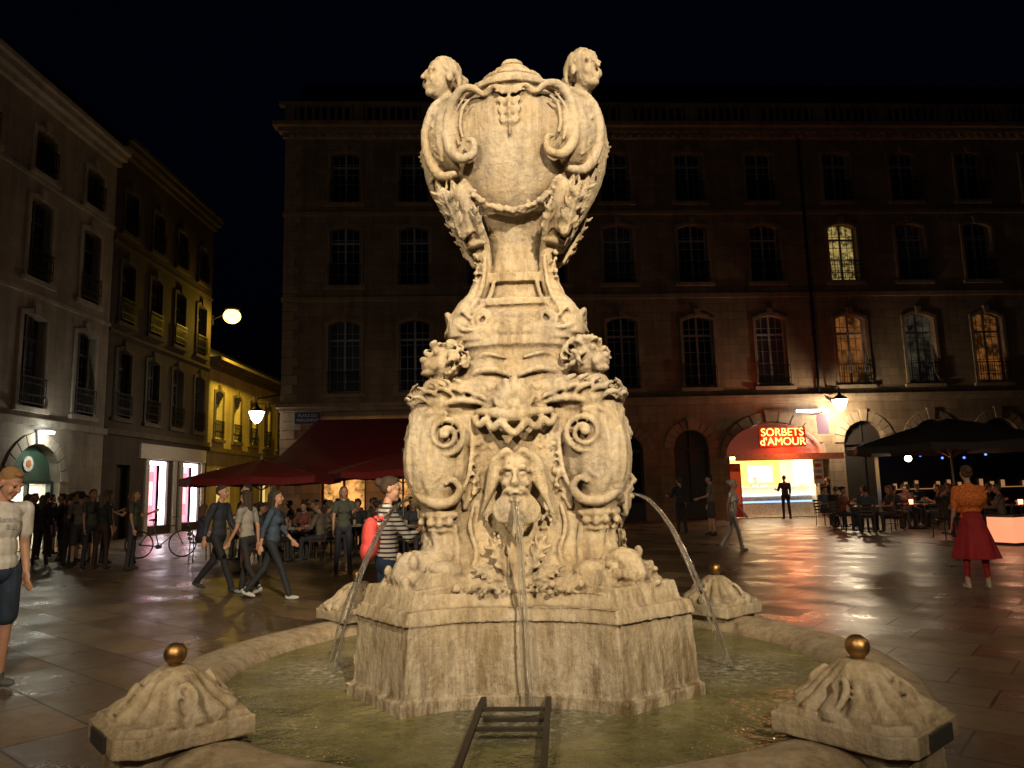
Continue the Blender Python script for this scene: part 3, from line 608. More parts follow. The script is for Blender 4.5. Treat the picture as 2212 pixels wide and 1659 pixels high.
b.obj('display_counter',[simple('counter_white',(.7,.72,.74),.4),emis('counter_lit_edge',(.9,.95,1),2.2),emis('counter_blue_line',(.35,.6,1),1.5),emis('gelato_trays',(1,.8,.55),.9)],shop)
b=MB();b.box(x0+.3,x1-.4,3.1,3.15,1.25,2.55,0);b.box(x0+.5,x0+1.6,3.06,3.09,1.4,2.4,1);b.box(x0+1.9,x0+3.1,3.06,3.09,1.5,2.3,2)
b.obj('menu_boards',[emis('menu_yellow',(1,.66,.12),1.1),emis('menu_orange',(1,.33,.05),1.3),emis('menu_cream',(1,.84,.48),1.1)],shop)
b=MB();b.box(x0+.2,x1-.2,.7,2.6,2.62,2.66);b.obj('ceiling_light_panel',[emis('warm_panel',(1,.80,.46),6)],shop)
b=MB();b.box(x0-.10,x0+.42,-.05,.2,.05,2.35,0);b.box(x0-.05,x0+.37,-.056,-.051,.6,2.0,1);b.obj('side_poster',[simple('red_panel',(.45,.03,.02),.5),emis('red_poster_glow',(1,.13,.04),.2)],shop)
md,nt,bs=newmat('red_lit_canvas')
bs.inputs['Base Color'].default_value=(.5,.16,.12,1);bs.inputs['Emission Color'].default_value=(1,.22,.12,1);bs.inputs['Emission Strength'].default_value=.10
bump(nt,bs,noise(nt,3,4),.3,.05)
b=MB();N=20;K=8;hx,hy,hz=2.12,1.05,1.38
for i in range(N):
    for j in range(K):
        def pt(i,j):
            a=math.pi*i/N;e=(math.pi/2)*j/K
            return (shopc-math.cos(a)*hx, -.12-hy*math.sin(a)*math.cos(e), 2.68+hz*math.sin(a)*math.sin(e))
        b.face([pt(i,j),pt(i+1,j),pt(i+1,j+1),pt(i,j+1)],0)
b.obj('dome_awning',[md],shop,True)
b=MB();b.box(shopc-2.15,shopc+2.5,-1.30,-1.22,2.42,2.68,0);b.box(shopc-2.15,shopc+2.5,-1.22,-.05,2.64,2.68,0)
b.obj('valance',[simple('pale_valance',(.6,.5,.4),.6)],shop)
m_neon=emis('red_neon',(1,.17,.035),14)
b=MB();b.box(shopc-1.05,shopc+.95,-1.20,-1.12,2.98,3.80,0);b.obj('sign_board',[simple('sign_maroon',(.35,.05,.03),.5)],shop)
text('sign_text_top','SORBETS',.46,(shopc-.05,-1.215,3.58),(rad(90),0,0),m_neon,shop,.008)
text('sign_text_bottom',"d'AMOUR",.46,(shopc-.05,-1.215,3.19),(rad(90),0,0),m_neon,shop,.008)
b=MB();sx=13.25-MX;b.box(sx-.25,sx+.25,-.9,-.84,3.5,4.35,0);b.box(sx-.03,sx+.03,-.9,0,4.4,4.44,1);b.box(sx-.9,sx+.5,-.5,-.38,4.5,4.6,2)
b.obj('projecting_shop_sign',[emis('pale_sign',(.75,.5,.6),.4),M_IRON,emis('cool_tube',(.75,.85,1),7)],mainb)
b=MB();b.box(sx-.2,sx+.25,-.06,-.01,1.4,3.0,0)
for q in range(5): b.box(sx-.12,sx+.17,-.066,-.061,1.6+q*.26,1.75+q*.26,1+q%2)
b.obj('price_list_poster',[simple('poster_white',(.6,.58,.55),.5),simple('poster_red',(.4,.05,.04),.5),simple('poster_grey',(.25,.24,.22),.5)],mainb)
sg=root('street_name_sign',(MX,MBY,0),MROT);b=MB();b.box(.55,1.65,-.08,-.055,4.45,4.95,0);b.box(.53,1.67,-.075,-.05,4.43,4.97,1)
b.obj('plate',[simple('enamel_blue',(.012,.02,.07),.4),simple('enamel_white',(.3,.3,.3),.4)],sg)
mt=simple('enamel_letters',(.45,.45,.45),.4);text('line_1','PLACE DU',.17,(1.1,-.084,4.80),(rad(90),0,0),mt,sg,.001);text('line_2','PARLEMENT',.17,(1.1,-.084,4.60),(rad(90),0,0),mt,sg,.001)
# --- left-hand row
LX=-15.0
def lbuild(name,y0,y1,zt,rows,bw,wallm,trimm,gops,glass,gm,strz,roofz=3):
    r=root(name,(LX,y0,0),rad(90));Wl=MB();W=MB();T=MB();L=y1-y0;ops=[]
    n=max(1,int(L/bw));
    for i in range(n):
        x=L*(i+.5)/n
        for (z0,z1,w) in rows:
            ops.append((x-w/2,x+w/2,z0,z1,.12));window(W,T,x-w/2,x+w/2,z0,z1,.12,random.choice(glass),5,True)
    ops+=gops;wall(Wl,0,L,0,zt,ops)
    T.box(0,L,-.14,.01,strz,strz+.22);T.box(0,L,-.18,.01,zt-.45,zt-.25);T.box(0,L,-.40,.01,zt-.25,zt-.03);T.box(0,L,-.55,.01,zt-.03,zt+.12)
    for i in range(len(rows)-1): T.box(0,L,-.07,.01,rows[i][1]+.55,rows[i][1]+.67)
    Wl.face([(0,0,zt),(L,0,zt),(L,3,zt+roofz),(0,3,zt+roofz)],1);Wl.face([(0,3,zt+roofz),(L,3,zt+roofz),(L,10,zt+roofz),(0,10,zt+roofz)],1)
    Wl.face([(0,0,0),(0,0,zt),(0,3,zt+roofz),(0,10,zt+roofz),(0,10,0)],0);Wl.face([(L,0,0),(L,10,0),(L,10,zt+roofz),(L,3,zt+roofz),(L,0,zt)],0)
    Wl.obj('walls',[wallm,M_SLATE],r);W.obj('windows',gm,r);T.obj('trim_and_balconies',[trimm,M_IRON],r)
    return r
A0=12.8;A1=27.0
ra=lbuild('pale_stone_building',A0,A1,14.6,[(4.45,7.35,1.15),(8.5,11.1,1.1),(12.0,13.4,1.05)],2.7,W_A,W_AT,[(23.3-A0-1.25,23.3-A0+1.25,0,3.3,1.2),(19.2-A0-1.1,19.2-A0+1.1,0,3.3,1.1),(15.6-A0-1.1,15.6-A0+1.1,0,3.3,1.1)],[0,0,1],GLD,3.85)
T=MB()
for cy in(23.3,19.2): vouss(T,cy-A0,1.255 if cy>20 else 1.105,2.1,1.2,11,.35)
T.obj('arch_voussoirs',[W_AT],ra)
sh=root('arched_cafe_shopfront',(LX,A0,0),rad(90));cx=23.3-A0
b=MB();b.box(cx-1.24,cx+1.24,.30,.34,2.15,3.3,0);b.box(cx-1.24,cx+1.24,.2,.36,2.05,2.15,1);b.box(cx-1.24,cx-1.08,.2,.36,0,2.05,1);b.box(cx+1.08,cx+1.24,.2,.36,0,2.05,1);b.box(cx-.05,cx+.05,.22,.34,0,2.05,1)
b.cyl((cx,.29,2.68),(cx,.26,2.68),.24,.24,2,24);b.cyl((cx,.258,2.68),(cx,.25,2.68),.13,.13,3,6)
b.obj('fanlight_and_doors',[simple('green_paint',(.05,.11,.08),.4),simple('dark_green_paint',(.02,.05,.035),.4),simple('mark_white',(.7,.7,.68),.5),simple('mark_orange',(.6,.2,.05),.5)],sh)
b=MB();b.face([(cx-1.24,3,0),(cx+1.24,3,0),(cx+1.24,3,2.1),(cx-1.24,3,2.1)]);b.face([(cx-1.24,.36,0),(cx-1.24,3,0),(cx-1.24,3,2.1),(cx-1.24,.36,2.1)]);b.face([(cx+1.24,.36,0),(cx+1.24,3,0),(cx+1.24,3,2.1),(cx+1.24,.36,2.1)])
b.obj('interior',[simple('cafe_wall',(.6,.6,.55),.6)],sh)
b=MB();b.box(cx-1.1,cx+1.1,.5,2.8,2.06,2.09);b.box(cx-1.0,cx+.3,2.9,2.95,.9,1.7);b.obj('ceiling_light',[emis('white_panel',(1,.90,.68),4)],sh)
b=MB();b.box(cx-.25,cx+.25,-.35,-.2,3.62,3.7,0);b.obj('door_lamp',[emis('door_lamp_glow',(.9,1,.95),14)],sh)
B0=27.02;B1=36.2
rb=lbuild('brown_stone_building',B0,B1,15.3,[(4.6,7.2,1.05),(8.3,10.7,1.0),(11.9,13.6,.95)],2.25,W_B,W_BT,[(30.5-B0,32.2-B0,.35,3.05,0),(33.7-B0,35.4-B0,.35,3.05,0),(28.0-B0,29.0-B0,0,2.8,0)],[0,0,0,1],GLD,3.9)
sf=root('lit_shop_windows',(LX,B0,0),rad(90));b=MB()
for a in(30.5-B0,33.7-B0):
    b.box(a,a+1.7,.5,.55,.35,3.05,0);b.box(a+.02,a+.16,.1,.3,.37,3.03,1);b.box(a+1.54,a+1.68,.1,.3,.37,3.03,1);b.box(a+.16,a+1.54,.1,.3,2.9,3.03,1);b.box(a+.35,a+1.35,.44,.49,.7,2.6,2);b.box(a+.5,a+1.2,.40,.435,1.2,2.2,3)
b.box(28.0-B0,29.0-B0,.3,.34,0,2.8,5)
b.box(29.6-B0,35.9-B0,-.10,-.001,3.1,3.7,4)
for a in(30.1,32.6,33.2,35.5): b.box(a-B0,a-B0+.3,-.08,-.001,0,3.08,4)
b.obj('display',[emis('pink_back',(1,.30,.38),.6),emis('led_strip',(1,.90,1),8),emis('red_poster',(.9,.04,.07),.8),emis('rose_poster',(1,.35,.38),.7),simple('white_shopfront',(.50,.46,.40),.6),M_DOOR],sf)
C0=36.22;C1=56
rc=lbuild('ochre_street_building',C0,C1,8.3,[(4.4,6.8,1.0)],2.4,W_C,W_BT,[(37.5-C0+i*3.2,39.3-C0+i*3.2,0,2.9,0) for i in range(5)],[0,1,3],GL,3.7,2.0)
b=MB()
for i in range(5):
    a=37.5-C0+i*3.2;b.box(a,a+1.8,.3,.34,0,2.9,i%2)
b.obj('shopfront_panels',[emis('yellow_window',(1,.7,.25),.8),M_DOOR],rc)
re=root('street_end_building',(-22,60,0),0);b=MB();wall(b,0,14,0,8.5,[(2+i*2.6,3+i*2.6,z,z+2,.1) for i in range(4) for z in(1,5)]);b.face([(0,.3,0),(14,.3,0),(14,.3,8.5),(0,.3,8.5)],1);b.face([(0,0,8.5),(14,0,8.5),(14,4,11),(0,4,11)],2);b.obj('walls',[W_C,G_DARK,M_SLATE],re)
# ------------------------------------------------------------ lamps
def light(name,kind,loc,power,col,size=.1,parent=None,**k):
    l=bpy.data.lights.new(name,kind);l.energy=power;l.color=col
    if kind=='AREA': l.shape='RECTANGLE';l.size=size;l.size_y=k.get('sy',size)
    else: l.shadow_soft_size=size
    o=bpy.data.objects.new(name,l);C.objects.link(o);o.location=loc
    if 'rot' in k:o.rotation_euler=k['rot']
    if parent:o.parent=parent
    return o
def spot(name,loc,tgt,power,ang,blend,col,size=.25):
    o=light(name,'SPOT',loc,power,col,size);o.data.spot_size=rad(ang);o.data.spot_blend=blend
    o.rotation_euler=(Vector(tgt)-Vector(loc)).to_track_quat('-Z','Y').to_euler();return o
def lantern(loc,arm,col,st,power):
    r=root('wall_street_lantern',loc);b=MB()
    b.lathe([(.13,-.44),(.22,-.32),(.34,.0)],8,1);b.lathe([(.37,0),(.26,.10),(.10,.20),(.05,.30),(.02,.38)],8,0);b.lathe([(.0,-.50),(.08,-.47),(.13,-.44)],8,1)
    b.cyl((0,0,.36),(0,0,.55),.02,.02,0);b.cyl((0,0,.55),arm,.025,.035,0)
    b.cyl((0,0,.35),(arm[0]*.9,arm[1]*.9,arm[2]-.45),.015,.02,0)
    b.obj('lantern_body',[M_IRON,emis('lantern_glass_%s'%st,col,st)],r);light('lantern_bulb','POINT',(0,0,-.58),power,col,.12,r)
lantern((-10.8,31.0,5.0),(1.05,.3,.75),(1,.90,.72),16,110)
lantern((14.05,31.55,4.95),(-.15,.95,.75),(1,.80,.54),18,420)
r=root('sodium_street_lamp',(-14.0,36.3,10.45));b=MB();b.cyl((0,0,.30),(-1.0,0,-.15),.03,.04,0);b.sph((0,0,.34),(.40,.36,.09),0,14,8);b.sph((0,0,0),(.42,.42,.36),1,18,12);b.box(-1.0,-.95,-.1,.1,-.4,.1,0)
b.obj('lamp_head',[M_IRON,emis('sodium_glass',(1,.62,.09),9)],r);light('sodium_bulb','POINT',(.05,0,-.55),170,(1,.64,.06),.15,r)
spot('sodium_bulb',(-13.7,36.6,9.9),(-14.4,44,3.0),3800,125,.6,(1,.66,.07),.15)
light('shop_ceiling_light','AREA',(shopc,1.6,2.6),100,(1,.78,.46),3.4,shop,sy=1.6)
light('neon_sign_glow','POINT',(shopc,-1.9,3.3),110,(1,.14,.04),.3,shop)
light('shop_spill_light','AREA',(shopc,.35,2.35),130,(1,.62,.30),3.2,shop,sy=.5,rot=(rad(62),0,0))
light('cafe_ceiling_light','AREA',(cx,1.6,2.03),70,(1,.88,.68),2,sh);light('cafe_door_lamp','POINT',(cx,-.5,3.5),50,(1,.95,.76),.1,sh)
light('display_light','AREA',(31.3-B0,.05,1.9),32,(1,.72,.72),1.5,sf,sy=2.4,rot=(rad(90),0,0));light('display_light','AREA',(34.5-B0,.05,1.9),32,(1,.72,.72),1.5,sf,sy=2.4,rot=(rad(90),0,0))
def mast(loc,h):
    fl=root('floodlight_mast',loc);b=MB();b.cyl((0,0,0),(0,0,h),.09,.06,0);b.box(-.3,.3,-.15,.1,h-.1,h+.25,0);b.obj('mast',[M_IRON],fl)
mast((3.6,-7.5,0),8.6);mast((-5.2,-7.2,0),7.4)  # second mast carries the added fill flood
FLC=(1,.80,.53)
spot('floodlight',(3.6,-7.3,8.5),(0,4.5,3.0),14500,32,1.0,FLC)
spot('floodlight',(-5.2,-7.0,7.3),(0,4.5,2.9),4600,30,1.0,FLC)  # weaker second flood, added out of view as fill
def down(loc,p,col): spot('unseen_fill_lamp',loc,(loc[0],loc[1]+1.2,loc[2]-6),p,160,.45,col,.3)  # unseen fill lights added to brighten the ground, figures and facades
down((-4.0,-2.0,6.0),520,(1,.76,.48));light('unseen_fill_lamp','POINT',(-4.0,-2.0,6.0),75,(1,.76,.48),.3)
down((11,5,6.5),330,(1,.78,.50));light('unseen_fill_lamp','POINT',(11,5,6.5),45,(1,.78,.50),.3)
light('unseen_fill_lamp','POINT',(-13.8,8,7),150,(1,.78,.54),.3)
# ------------------------------------------------------------ awnings & parasols
m_red=simple('dark_red_canvas',(.20,.012,.014),.8);m_dk=simple('dark_canvas',(.03,.027,.025),.8);m_pole=simple('pole_metal',(.2,.2,.2),.4,.7)
aw=root('restaurant_awning',(0,0,0));b=MB()
P=[(-8.2,31.15,4.6),(.2,31.6,4.6),(.2,27.0,2.65),(-8.9,26.6,2.45)]
b.face(P,0);b.face([P[3],P[2],(.2,27.0,2.35),(-8.9,26.6,2.15)],0);b.face([P[0],P[3],(-8.9,26.6,2.15),(-8.2,31.15,3.7)],0)
for q in range(9):
    x=-8.7+q*1.1;b.cyl((x*.96,31.2,4.52),(x,26.75,2.44),.02,.02,1,6)
b.cyl((-8.7,26.75,0),(-8.7,26.75,2.45),.04,.04,1);b.cyl((-4.5,26.9,0),(-4.5,26.9,2.45),.04,.04,1)
b.obj('canvas_and_frame',[m_red,m_pole],aw)
spot('awning_front_light',(-4,22.0,6.5),(-4.2,29,3.4),110,75,.8,(1,.72,.5))
light('restaurant_light','POINT',(-6.2,29.2,2.6),60,(1,.55,.22),.2);light('restaurant_light','POINT',(-2.8,29.2,2.6),60,(1,.55,.22),.2)
b=MB();rr=random.Random(2)
for q in range(9): b.sph((-7.2+q*.75,29.4,2.25+rr.random()*.2),.08,0,8,6)
b.obj('restaurant_bulbs',[emis('bulb_glow',(1,.55,.2),12)])
def parasol(loc,R,zr,zp,mat,rot=0):
    r=root('parasol',loc,rot);b=MB();n=8
    for i in range(n):
        a0=2*math.pi*i/n;a1=2*math.pi*(i+1)/n;K=5
        for k in range(K):
            t0=k/K;t1=(k+1)/K
            def p(a,t): return (R*t*math.cos(a),R*t*math.sin(a),zp-(zp-zr)*(t**1.15))
            am=(a0+a1)/2
            def pm(t): return (R*t*.90*math.cos(am),R*t*.90*math.sin(am),zp-(zp-zr)*(t**1.15)-.05*t)
            b.face([p(a0,t0),pm(t0),pm(t1),p(a0,t1)],0);b.face([pm(t0),p(a1,t0),p(a1,t1),pm(t1)],0)
        e0=(R*math.cos(a0),R*math.sin(a0),zr);e1=(R*.9*math.cos((a0+a1)/2),R*.9*math.sin((a0+a1)/2),zr-.05);e2=(R*math.cos(a1),R*math.sin(a1),zr)
        for u,v in((e0,e1),(e1,e2)): b.face([u,v,(v[0],v[1],v[2]-.18),(u[0],u[1],u[2]-.18)],0)
        b.cyl((0,0,zp-.05),(R*math.cos(a0)*.98,R*math.sin(a0)*.98,zr-.01),.012,.012,1,5);b.cyl((0,0,zr-.35),(R*.5*math.cos(a0),R*.5*math.sin(a0),zr+(zp-zr)*.48),.01,.01,1,5)
    b.cyl((0,0,0),(0,0,zp+.12),.035,.03,1,10);b.box(-.3,.3,-.3,.3,0,.08,1);b.obj('canopy_and_pole',[mat,m_pole],r)
parasol((-7.0,20.6,0),2.15,2.0,2.5,m_red,.2);parasol((-3.2,21.4,0),2.2,2.1,2.65,m_red,.1)
parasol((12.0,20.4,0),2.7,2.42,3.15,m_dk,.1);parasol((15.6,17.5,0),2.9,2.55,3.5,m_dk,.3);parasol((17.5,23,0),2.8,2.5,3.3,m_dk)
# ------------------------------------------------------------ furniture
m_wk=simple('dark_wicker',(.05,.04,.03),.7)
def chairmesh():
    b=MB()
    for x in(-.2,.2):
        for y in(-.2,.2): b.cyl((x,y,0),(x*.9,y*.9,.45),.014,.014,0,6)
        b.cyl((x*.9,.18,.45),(x*.95,.25,.88),.014,.014,0,6)
    b.box(-.21,.21,-.21,.20,.44,.465)
    for z in(.55,.65,.75,.85): b.box(-.19,.19,.205+.16*(z-.45),.22+.16*(z-.45),z-.03,z+.03)
    o=b.obj('chair',[m_wk]);me=o.data;bpy.data.objects.remove(o);return me
def tablemesh():
    b=MB();b.cyl((0,0,.72),(0,0,.75),.38,.38,0,24);b.cyl((0,0,.03),(0,0,.72),.03,.03,1,8);b.cyl((0,0,0),(0,0,.03),.24,.22,1,16)
    b.cyl((.1,.05,.75),(.1,.05,.87),.03,.035,2,8);b.cyl((-.12,-.08,.75),(-.12,-.08,.77),.11,.12,2,12)
    o=b.obj('dining_table',[simple('table_top',(.16,.12,.08),.5),M_IRON,simple('tableware',(.4,.4,.38),.3)]);me=o.data;bpy.data.objects.remove(o);return me
CH=chairmesh();TB=tablemesh()
# ------------------------------------------------------------ PEOPLE
_mc={}
def pm(col,rough=.8):
    k=(tuple(round(c,3) for c in col),rough)
    if k not in _mc:
        m,nt,bs=newmat('cloth_%d'%len(_mc))
        c=ramp(nt,noise(nt,7,6,.6),[(.3,[x*.7 for x in col]),(.7,[min(1,x*1.15) for x in col])]);nt.links.new(c,bs.inputs['Base Color']);bs.inputs['Roughness'].default_value=rough
        q=bump(nt,bs,noise(nt,9,3,.5,scl=(1,1,.45)),.55,.03);bump(nt,bs,noise(nt,120,2,.5),.2,.003,q);_mc[k]=m
    return _mc[k]
def skin(c=(.50,.28,.19)):
    k=('s',c)
    if k not in _mc:
        m=simple('skin_%d'%len(_mc),c,.5,0,.08,20,.05);m.node_tree.nodes['Principled BSDF'].inputs['Subsurface Weight'].default_value=.05;_mc[k]=m
    return _mc[k]
def striped(a,b_,per,duty=.62,axis=2):
    m,nt,bs=newmat('striped_cloth');tc=nt.nodes.new('ShaderNodeTexCoord');sp=nt.nodes.new('ShaderNodeSeparateXYZ');nt.links.new(tc.outputs['Object'],sp.inputs[0])
    f=math_(nt,'FRACT',math_(nt,'DIVIDE',sp.outputs[axis],per),0);g=math_(nt,'GREATER_THAN',f,duty)
    nt.links.new(mix(nt,a,b_,g),bs.inputs['Base Color']);bs.inputs['Roughness'].default_value=.8
    bump(nt,bs,noise(nt,9,3,.5,scl=(1,1,.45)),.5,.03);return m
def V3(*a): return Vector(a)
def build_person(pose,mats,voxel=.012,female=False,hair='short',sleeve=.55,legs='long',shorts=.62,skirt=None,extra=None,hands=True):
    g=pose.get;PR=[]
    def cap(a,b_,ra,rb,m): PR.append(('c',Vector(a),Vector(b_),ra,rb,m))
    def ell(c,r,R,m): PR.append(('e',Vector(c),Vector(r),R,m))
    sw=.168 if female else .19;hw=.095
    lean=g('lean',0);tw=g('twist',0)
    pel=V3(0,0,.95);Mt=Matrix.Rotation(tw,3,'Z')@Matrix.Rotation(lean,3,'X')
    def U(x,y,z): return pel+Mt@V3(x,y,z-.95)
    I=Matrix.Identity(3)
    ell(U(0,.0,1.29),(.158 if not female else .142,.108,.19),Mt,1);ell(U(0,.0,1.10),(.138 if not female else .122,.102,.17),Mt,1);ell(U(0,.0,.99),(.152,.108,.12),Mt,1)
    ell(V3(0,.012,.93),(.158,.112,.115),I,2)
    ell(U(0,-.0,1.375),(.165 if not female else .142,.092,.085),Mt,1)
    cap(U(-sw+.03,.01,1.405),U(sw-.03,.01,1.405),.062,.062,1);cap(U(0,.02,1.42),U(0,.0,1.52),.055 if not female else .047,.05 if not female else .043,0)
    cap(U(-.08,.015,1.43),U(0,.015,1.465),.04,.045,1);cap(U(.08,.015,1.43),U(0,.015,1.465),.04,.045,1)
    if female: ell(U(.065,-.085,1.27),(.06,.05,.06),Mt,1);ell(U(-.065,-.085,1.27),(.06,.05,.06),Mt,1)
    hp,hy=g('head',(0,0));Mh=Mt@Matrix.Rotation(hy,3,'Z')@Matrix.Rotation(hp,3,'X');hc=U(0,0,1.53)+Mh@V3(0,-.015,.105)
    for p in headprims(hair):
        if p[0]=='e': ell(hc+Mh@V3(*p[1]),p[2],Mh,p[3])
        else: cap(hc+Mh@V3(*p[1]),hc+Mh@V3(*p[2]),p[3],p[4],p[5])
    for sd,key in((-1,'armR'),(1,'armL')):
        a,ab,el,inn=g(key,(0,.12,.2,0));sh_=U(sd*sw,.01,1.405)
        d1=V3(sd*math.sin(ab),-math.sin(a)*math.cos(ab),-math.cos(a)*math.cos(ab));d1=Mt@d1
        b2=a+el;d2=V3(sd*math.sin(ab)*.6-sd*math.sin(inn),-math.sin(b2),-math.cos(b2));d2=(Mt@d2).normalized()
        e=sh_+d1*.285;w=e+d2*.245;sc_=1 if not female else .86
        cap(sh_,e,.050*sc_,.040*sc_,0);cap(e,w,.039*sc_,.026*sc_,0)
        if sleeve>0:
            t=min(sleeve,1);cap(sh_,sh_.lerp(e,t),.062*sc_+.004,.057*sc_+.003 if t<1 else .050*sc_,1)
            if sleeve>1: cap(e,e.lerp(w,(sleeve-1)),.05*sc_,.037*sc_,1)
        pn=d2.cross(V3(sd,0,0));pn=pn.normalized() if pn.length>.1 else V3(0,-1,0)
        nrm=d2.cross(pn).normalized()
        Rh=Matrix((pn,nrm,d2)).transposed()
        ell(w+d2*.045,(.040*sc_,.016,.052),Rh,0)
        if hands:
            for fi,(o,L) in enumerate(((-.030,.062),(-.010,.072),(.010,.068),(.029,.052))):
                base=w+d2*.085+pn*o*sc_;cu=nrm*(-sd)*.012
                mid=base+d2*L*.55+cu*.8;tip=mid+d2*L*.45+cu*1.6;rr_=.0085 if voxel<.01 else .010
                cap(base,mid,rr_,rr_*.92,0);cap(mid,tip,rr_*.92,rr_*.78,0)
            tb=w+d2*.03-pn*.03*sc_;cap(tb,tb+d2*.035-pn*.022,.012,.010,0);cap(tb+d2*.035-pn*.022,tb+d2*.06-pn*.026,.010,.008,0)
    for sd,key in((-1,'legR'),(1,'legL')):
        a,ab,kn=g(key,(0,.05,.05));h=V3(sd*hw,.01,.92);d1=V3(sd*math.sin(ab),-math.sin(a),-math.cos(a)).normalized();s2=a-kn;d2=V3(sd*math.sin(ab)*.6,-math.sin(s2),-math.cos(s2)).normalized()
        k=h+d1*.43;an=k+d2*.42
        fs=.9 if female else 1
        lm=2 if legs=='long' else 0
        cap(h,k,.084*fs,.056*fs,0 if legs!='long' else 2);
        if lm==0:
            ell(k.lerp(an,.28)+V3(0,.012,0),(.052*fs,.056*fs,.12),Matrix.Rotation(-s2,3,'X'),0);cap(k,an,.052*fs,.034*fs,0)
        else: cap(k,an,.062*fs,.048*fs,2)
        if legs=='short':
            cap(h,h.lerp(k,shorts),.095*fs,.086*fs,2)
        fp=g('foot'+key[-1],0.0);Rf=Matrix.Rotation(fp,3,'X')@Matrix.Rotation(g('toe',.12)*sd,3,'Z')
        ell(an+Rf@V3(0,-.055,-.048),(.045*fs,.125*fs,.034),Rf,4);ell(an+Rf@V3(0,.015,-.035),(.038*fs,.05,.045),Rf,4);cap(an,an+V3(0,.0,.03),.040*fs,.040*fs,4)
    if skirt:
        z1,r1=skirt;PR.append(('k',V3(0,.01,1.0),V3(0,.02,z1),.135,r1,2))
    if extra: extra(PR,U,Mt,hc,Mh,cap,ell)
    s=SC()
    for p in PR:
        if p[0]=='c': s.cap(p[1],p[2],p[3],p[4])
        elif p[0]=='e': s.E(p[1],tuple(p[2]),p[3])
        else:
            n=40;Vv=[];F=[]
            for i,t in enumerate((0,.25,.5,.75,1)):
                c=p[1].lerp(p[2],t);r=p[3]+(p[4]-p[3])*(t**.8)
                for j in range(n):
                    th=2*math.pi*j/n;w=1+.10*t*math.sin(7*th)+.05*t*math.sin(11*th+1);Vv.append((c.x+r*w*math.cos(th),c.y+r*w*.85*math.sin(th),c.z))
            for i in range(4):
                for j in range(n):F.append((i*n+j,i*n+(j+1)%n,(i+1)*n+(j+1)%n,(i+1)*n+j))
            F.append(tuple(reversed(range(n))));F.append(tuple(4*n+j for j in range(n)));s.add(Vv,F)
    me=remesh(s,voxel,1)
    nv=len(me.vertices);co=np.empty(nv*3);me.vertices.foreach_get('co',co);co=co.reshape(-1,3)
    nf=len(me.polygons);fc=np.empty(nf*3);me.polygons.foreach_get('center',fc);fc=fc.reshape(-1,3)
    best=np.full(nf,1e9);mi=np.zeros(nf,dtype=np.int32)
    for p in PR:
        if p[0]=='e':
            R=np.array(p[3]);q=(fc-np.array(p[1]))@R;r=np.array(p[2]);kk=np.linalg.norm(q/r,axis=1);d=(kk-1)*np.linalg.norm(q,axis=1)/np.maximum(kk,1e-6)
        else:
            a=np.array(p[1]);ba=np.array(p[2])-a;L=max((ba@ba),1e-9);t=np.clip(((fc-a)@ba)/L,0,1);d=np.linalg.norm(fc-a-t[:,None]*ba,axis=1)-(p[3]+(p[4]-p[3])*t)
            if p[0]=='k': d=np.where((fc[:,2]<p[1].z)&(fc[:,2]>p[2].z-.02)&(np.abs(d)<.09),-.05,d)
        m=p[-1];d=d-(.002 if m in(1,2,3) else 0)
        if m in(5,7): d=d-.001
        u=d<best;best[u]=d[u];mi[u]=m
    zmin=co[:,2].min();co[:,2]-=zmin;me.vertices.foreach_set('co',co.ravel())
    me.materials.clear()
    for m in mats: me.materials.append(m)
    me.polygons.foreach_set('material_index',mi);me.polygons.foreach_set('use_smooth',[True]*nf);me.update()
    return me,zmin
M_EYE=simple('eye_dark',(.06,.04,.03),.3);M_LIP=simple('lips',(.42,.18,.14),.5)
def mats(top,bot,hair=(.05,.03,.02),shoe=(.04,.04,.04),sk=(.50,.28,.19),ex=(.1,.1,.1)):
    f=lambda c:c if isinstance(c,bpy.types.Material) else pm(c)
    return [skin(sk),f(top),f(bot),f(hair),f(shoe),M_EYE,f(ex),M_LIP]
def put(me,x,y,yaw,h=1.75): return place('person',me,None,(x,y,0),rad(yaw),h/1.76)
walk=lambda s=.35,arm=.3:dict(legR=(s,.02,.12),legL=(-s*.8,.02,.35),footL=.35,armR=(-arm,.1,.25,0),armL=(arm,.1,.4,0),lean=.05)
stand=dict(legR=(.03,.06,.05),legL=(-.04,.07,.04),armR=(.05,.10,.2,0),armL=(.1,.12,.35,0))
pose=dict(legR=(.10,.07,.10),legL=(-.12,.07,.06),armR=(.10,.12,.55,.1),armL=(-.16,.14,.42,.1),lean=.02,head=(.50,.25))
me,_=build_person(pose,mats((.78,.76,.72),(.03,.05,.09),(.36,.20,.09),(.13,.13,.13),(.56,.31,.22)),.0062,hair='short',sleeve=.66,legs='short',shorts=.84)
nm=put(me,-4.33,6.30,64,1.84)
mt2=simple('shirt_print',(.34,.35,.40),.8)
t=text('shirt_print','Kanaroa',.055,(0,-.1215,1.335),(rad(82),0,0),mt2,nm,.0005);t=text('shirt_print_lower','Blus',.055,(.02,-.1235,1.275),(rad(88),0,0),mt2,nm,.0005)
def bag(PR,U,Mt,hc,Mh,cap,ell):
    ell(U(-.0,.17,1.17),(.13,.085,.20),Mt,6);ell(U(-.0,.20,1.05),(.115,.07,.11),Mt,6)
    cap(U(-.10,.1,1.36),U(-.11,-.09,1.30),.02,.02,6);cap(U(.10,.1,1.36),U(.11,-.09,1.30),.02,.02,6)
me,_=build_person(dict(legR=(.05,.04,.05),legL=(-.05,.04,.1),armR=(.6,.15,1.5,.3),armL=(.5,.15,1.3,.3),head=(.15,-.3)),mats(striped((.75,.73,.70),(.02,.02,.03),.042),(.03,.06,.14),(.06,.035,.02),ex=(.85,.10,.09)),.009,True,'bun',1.35,extra=bag)
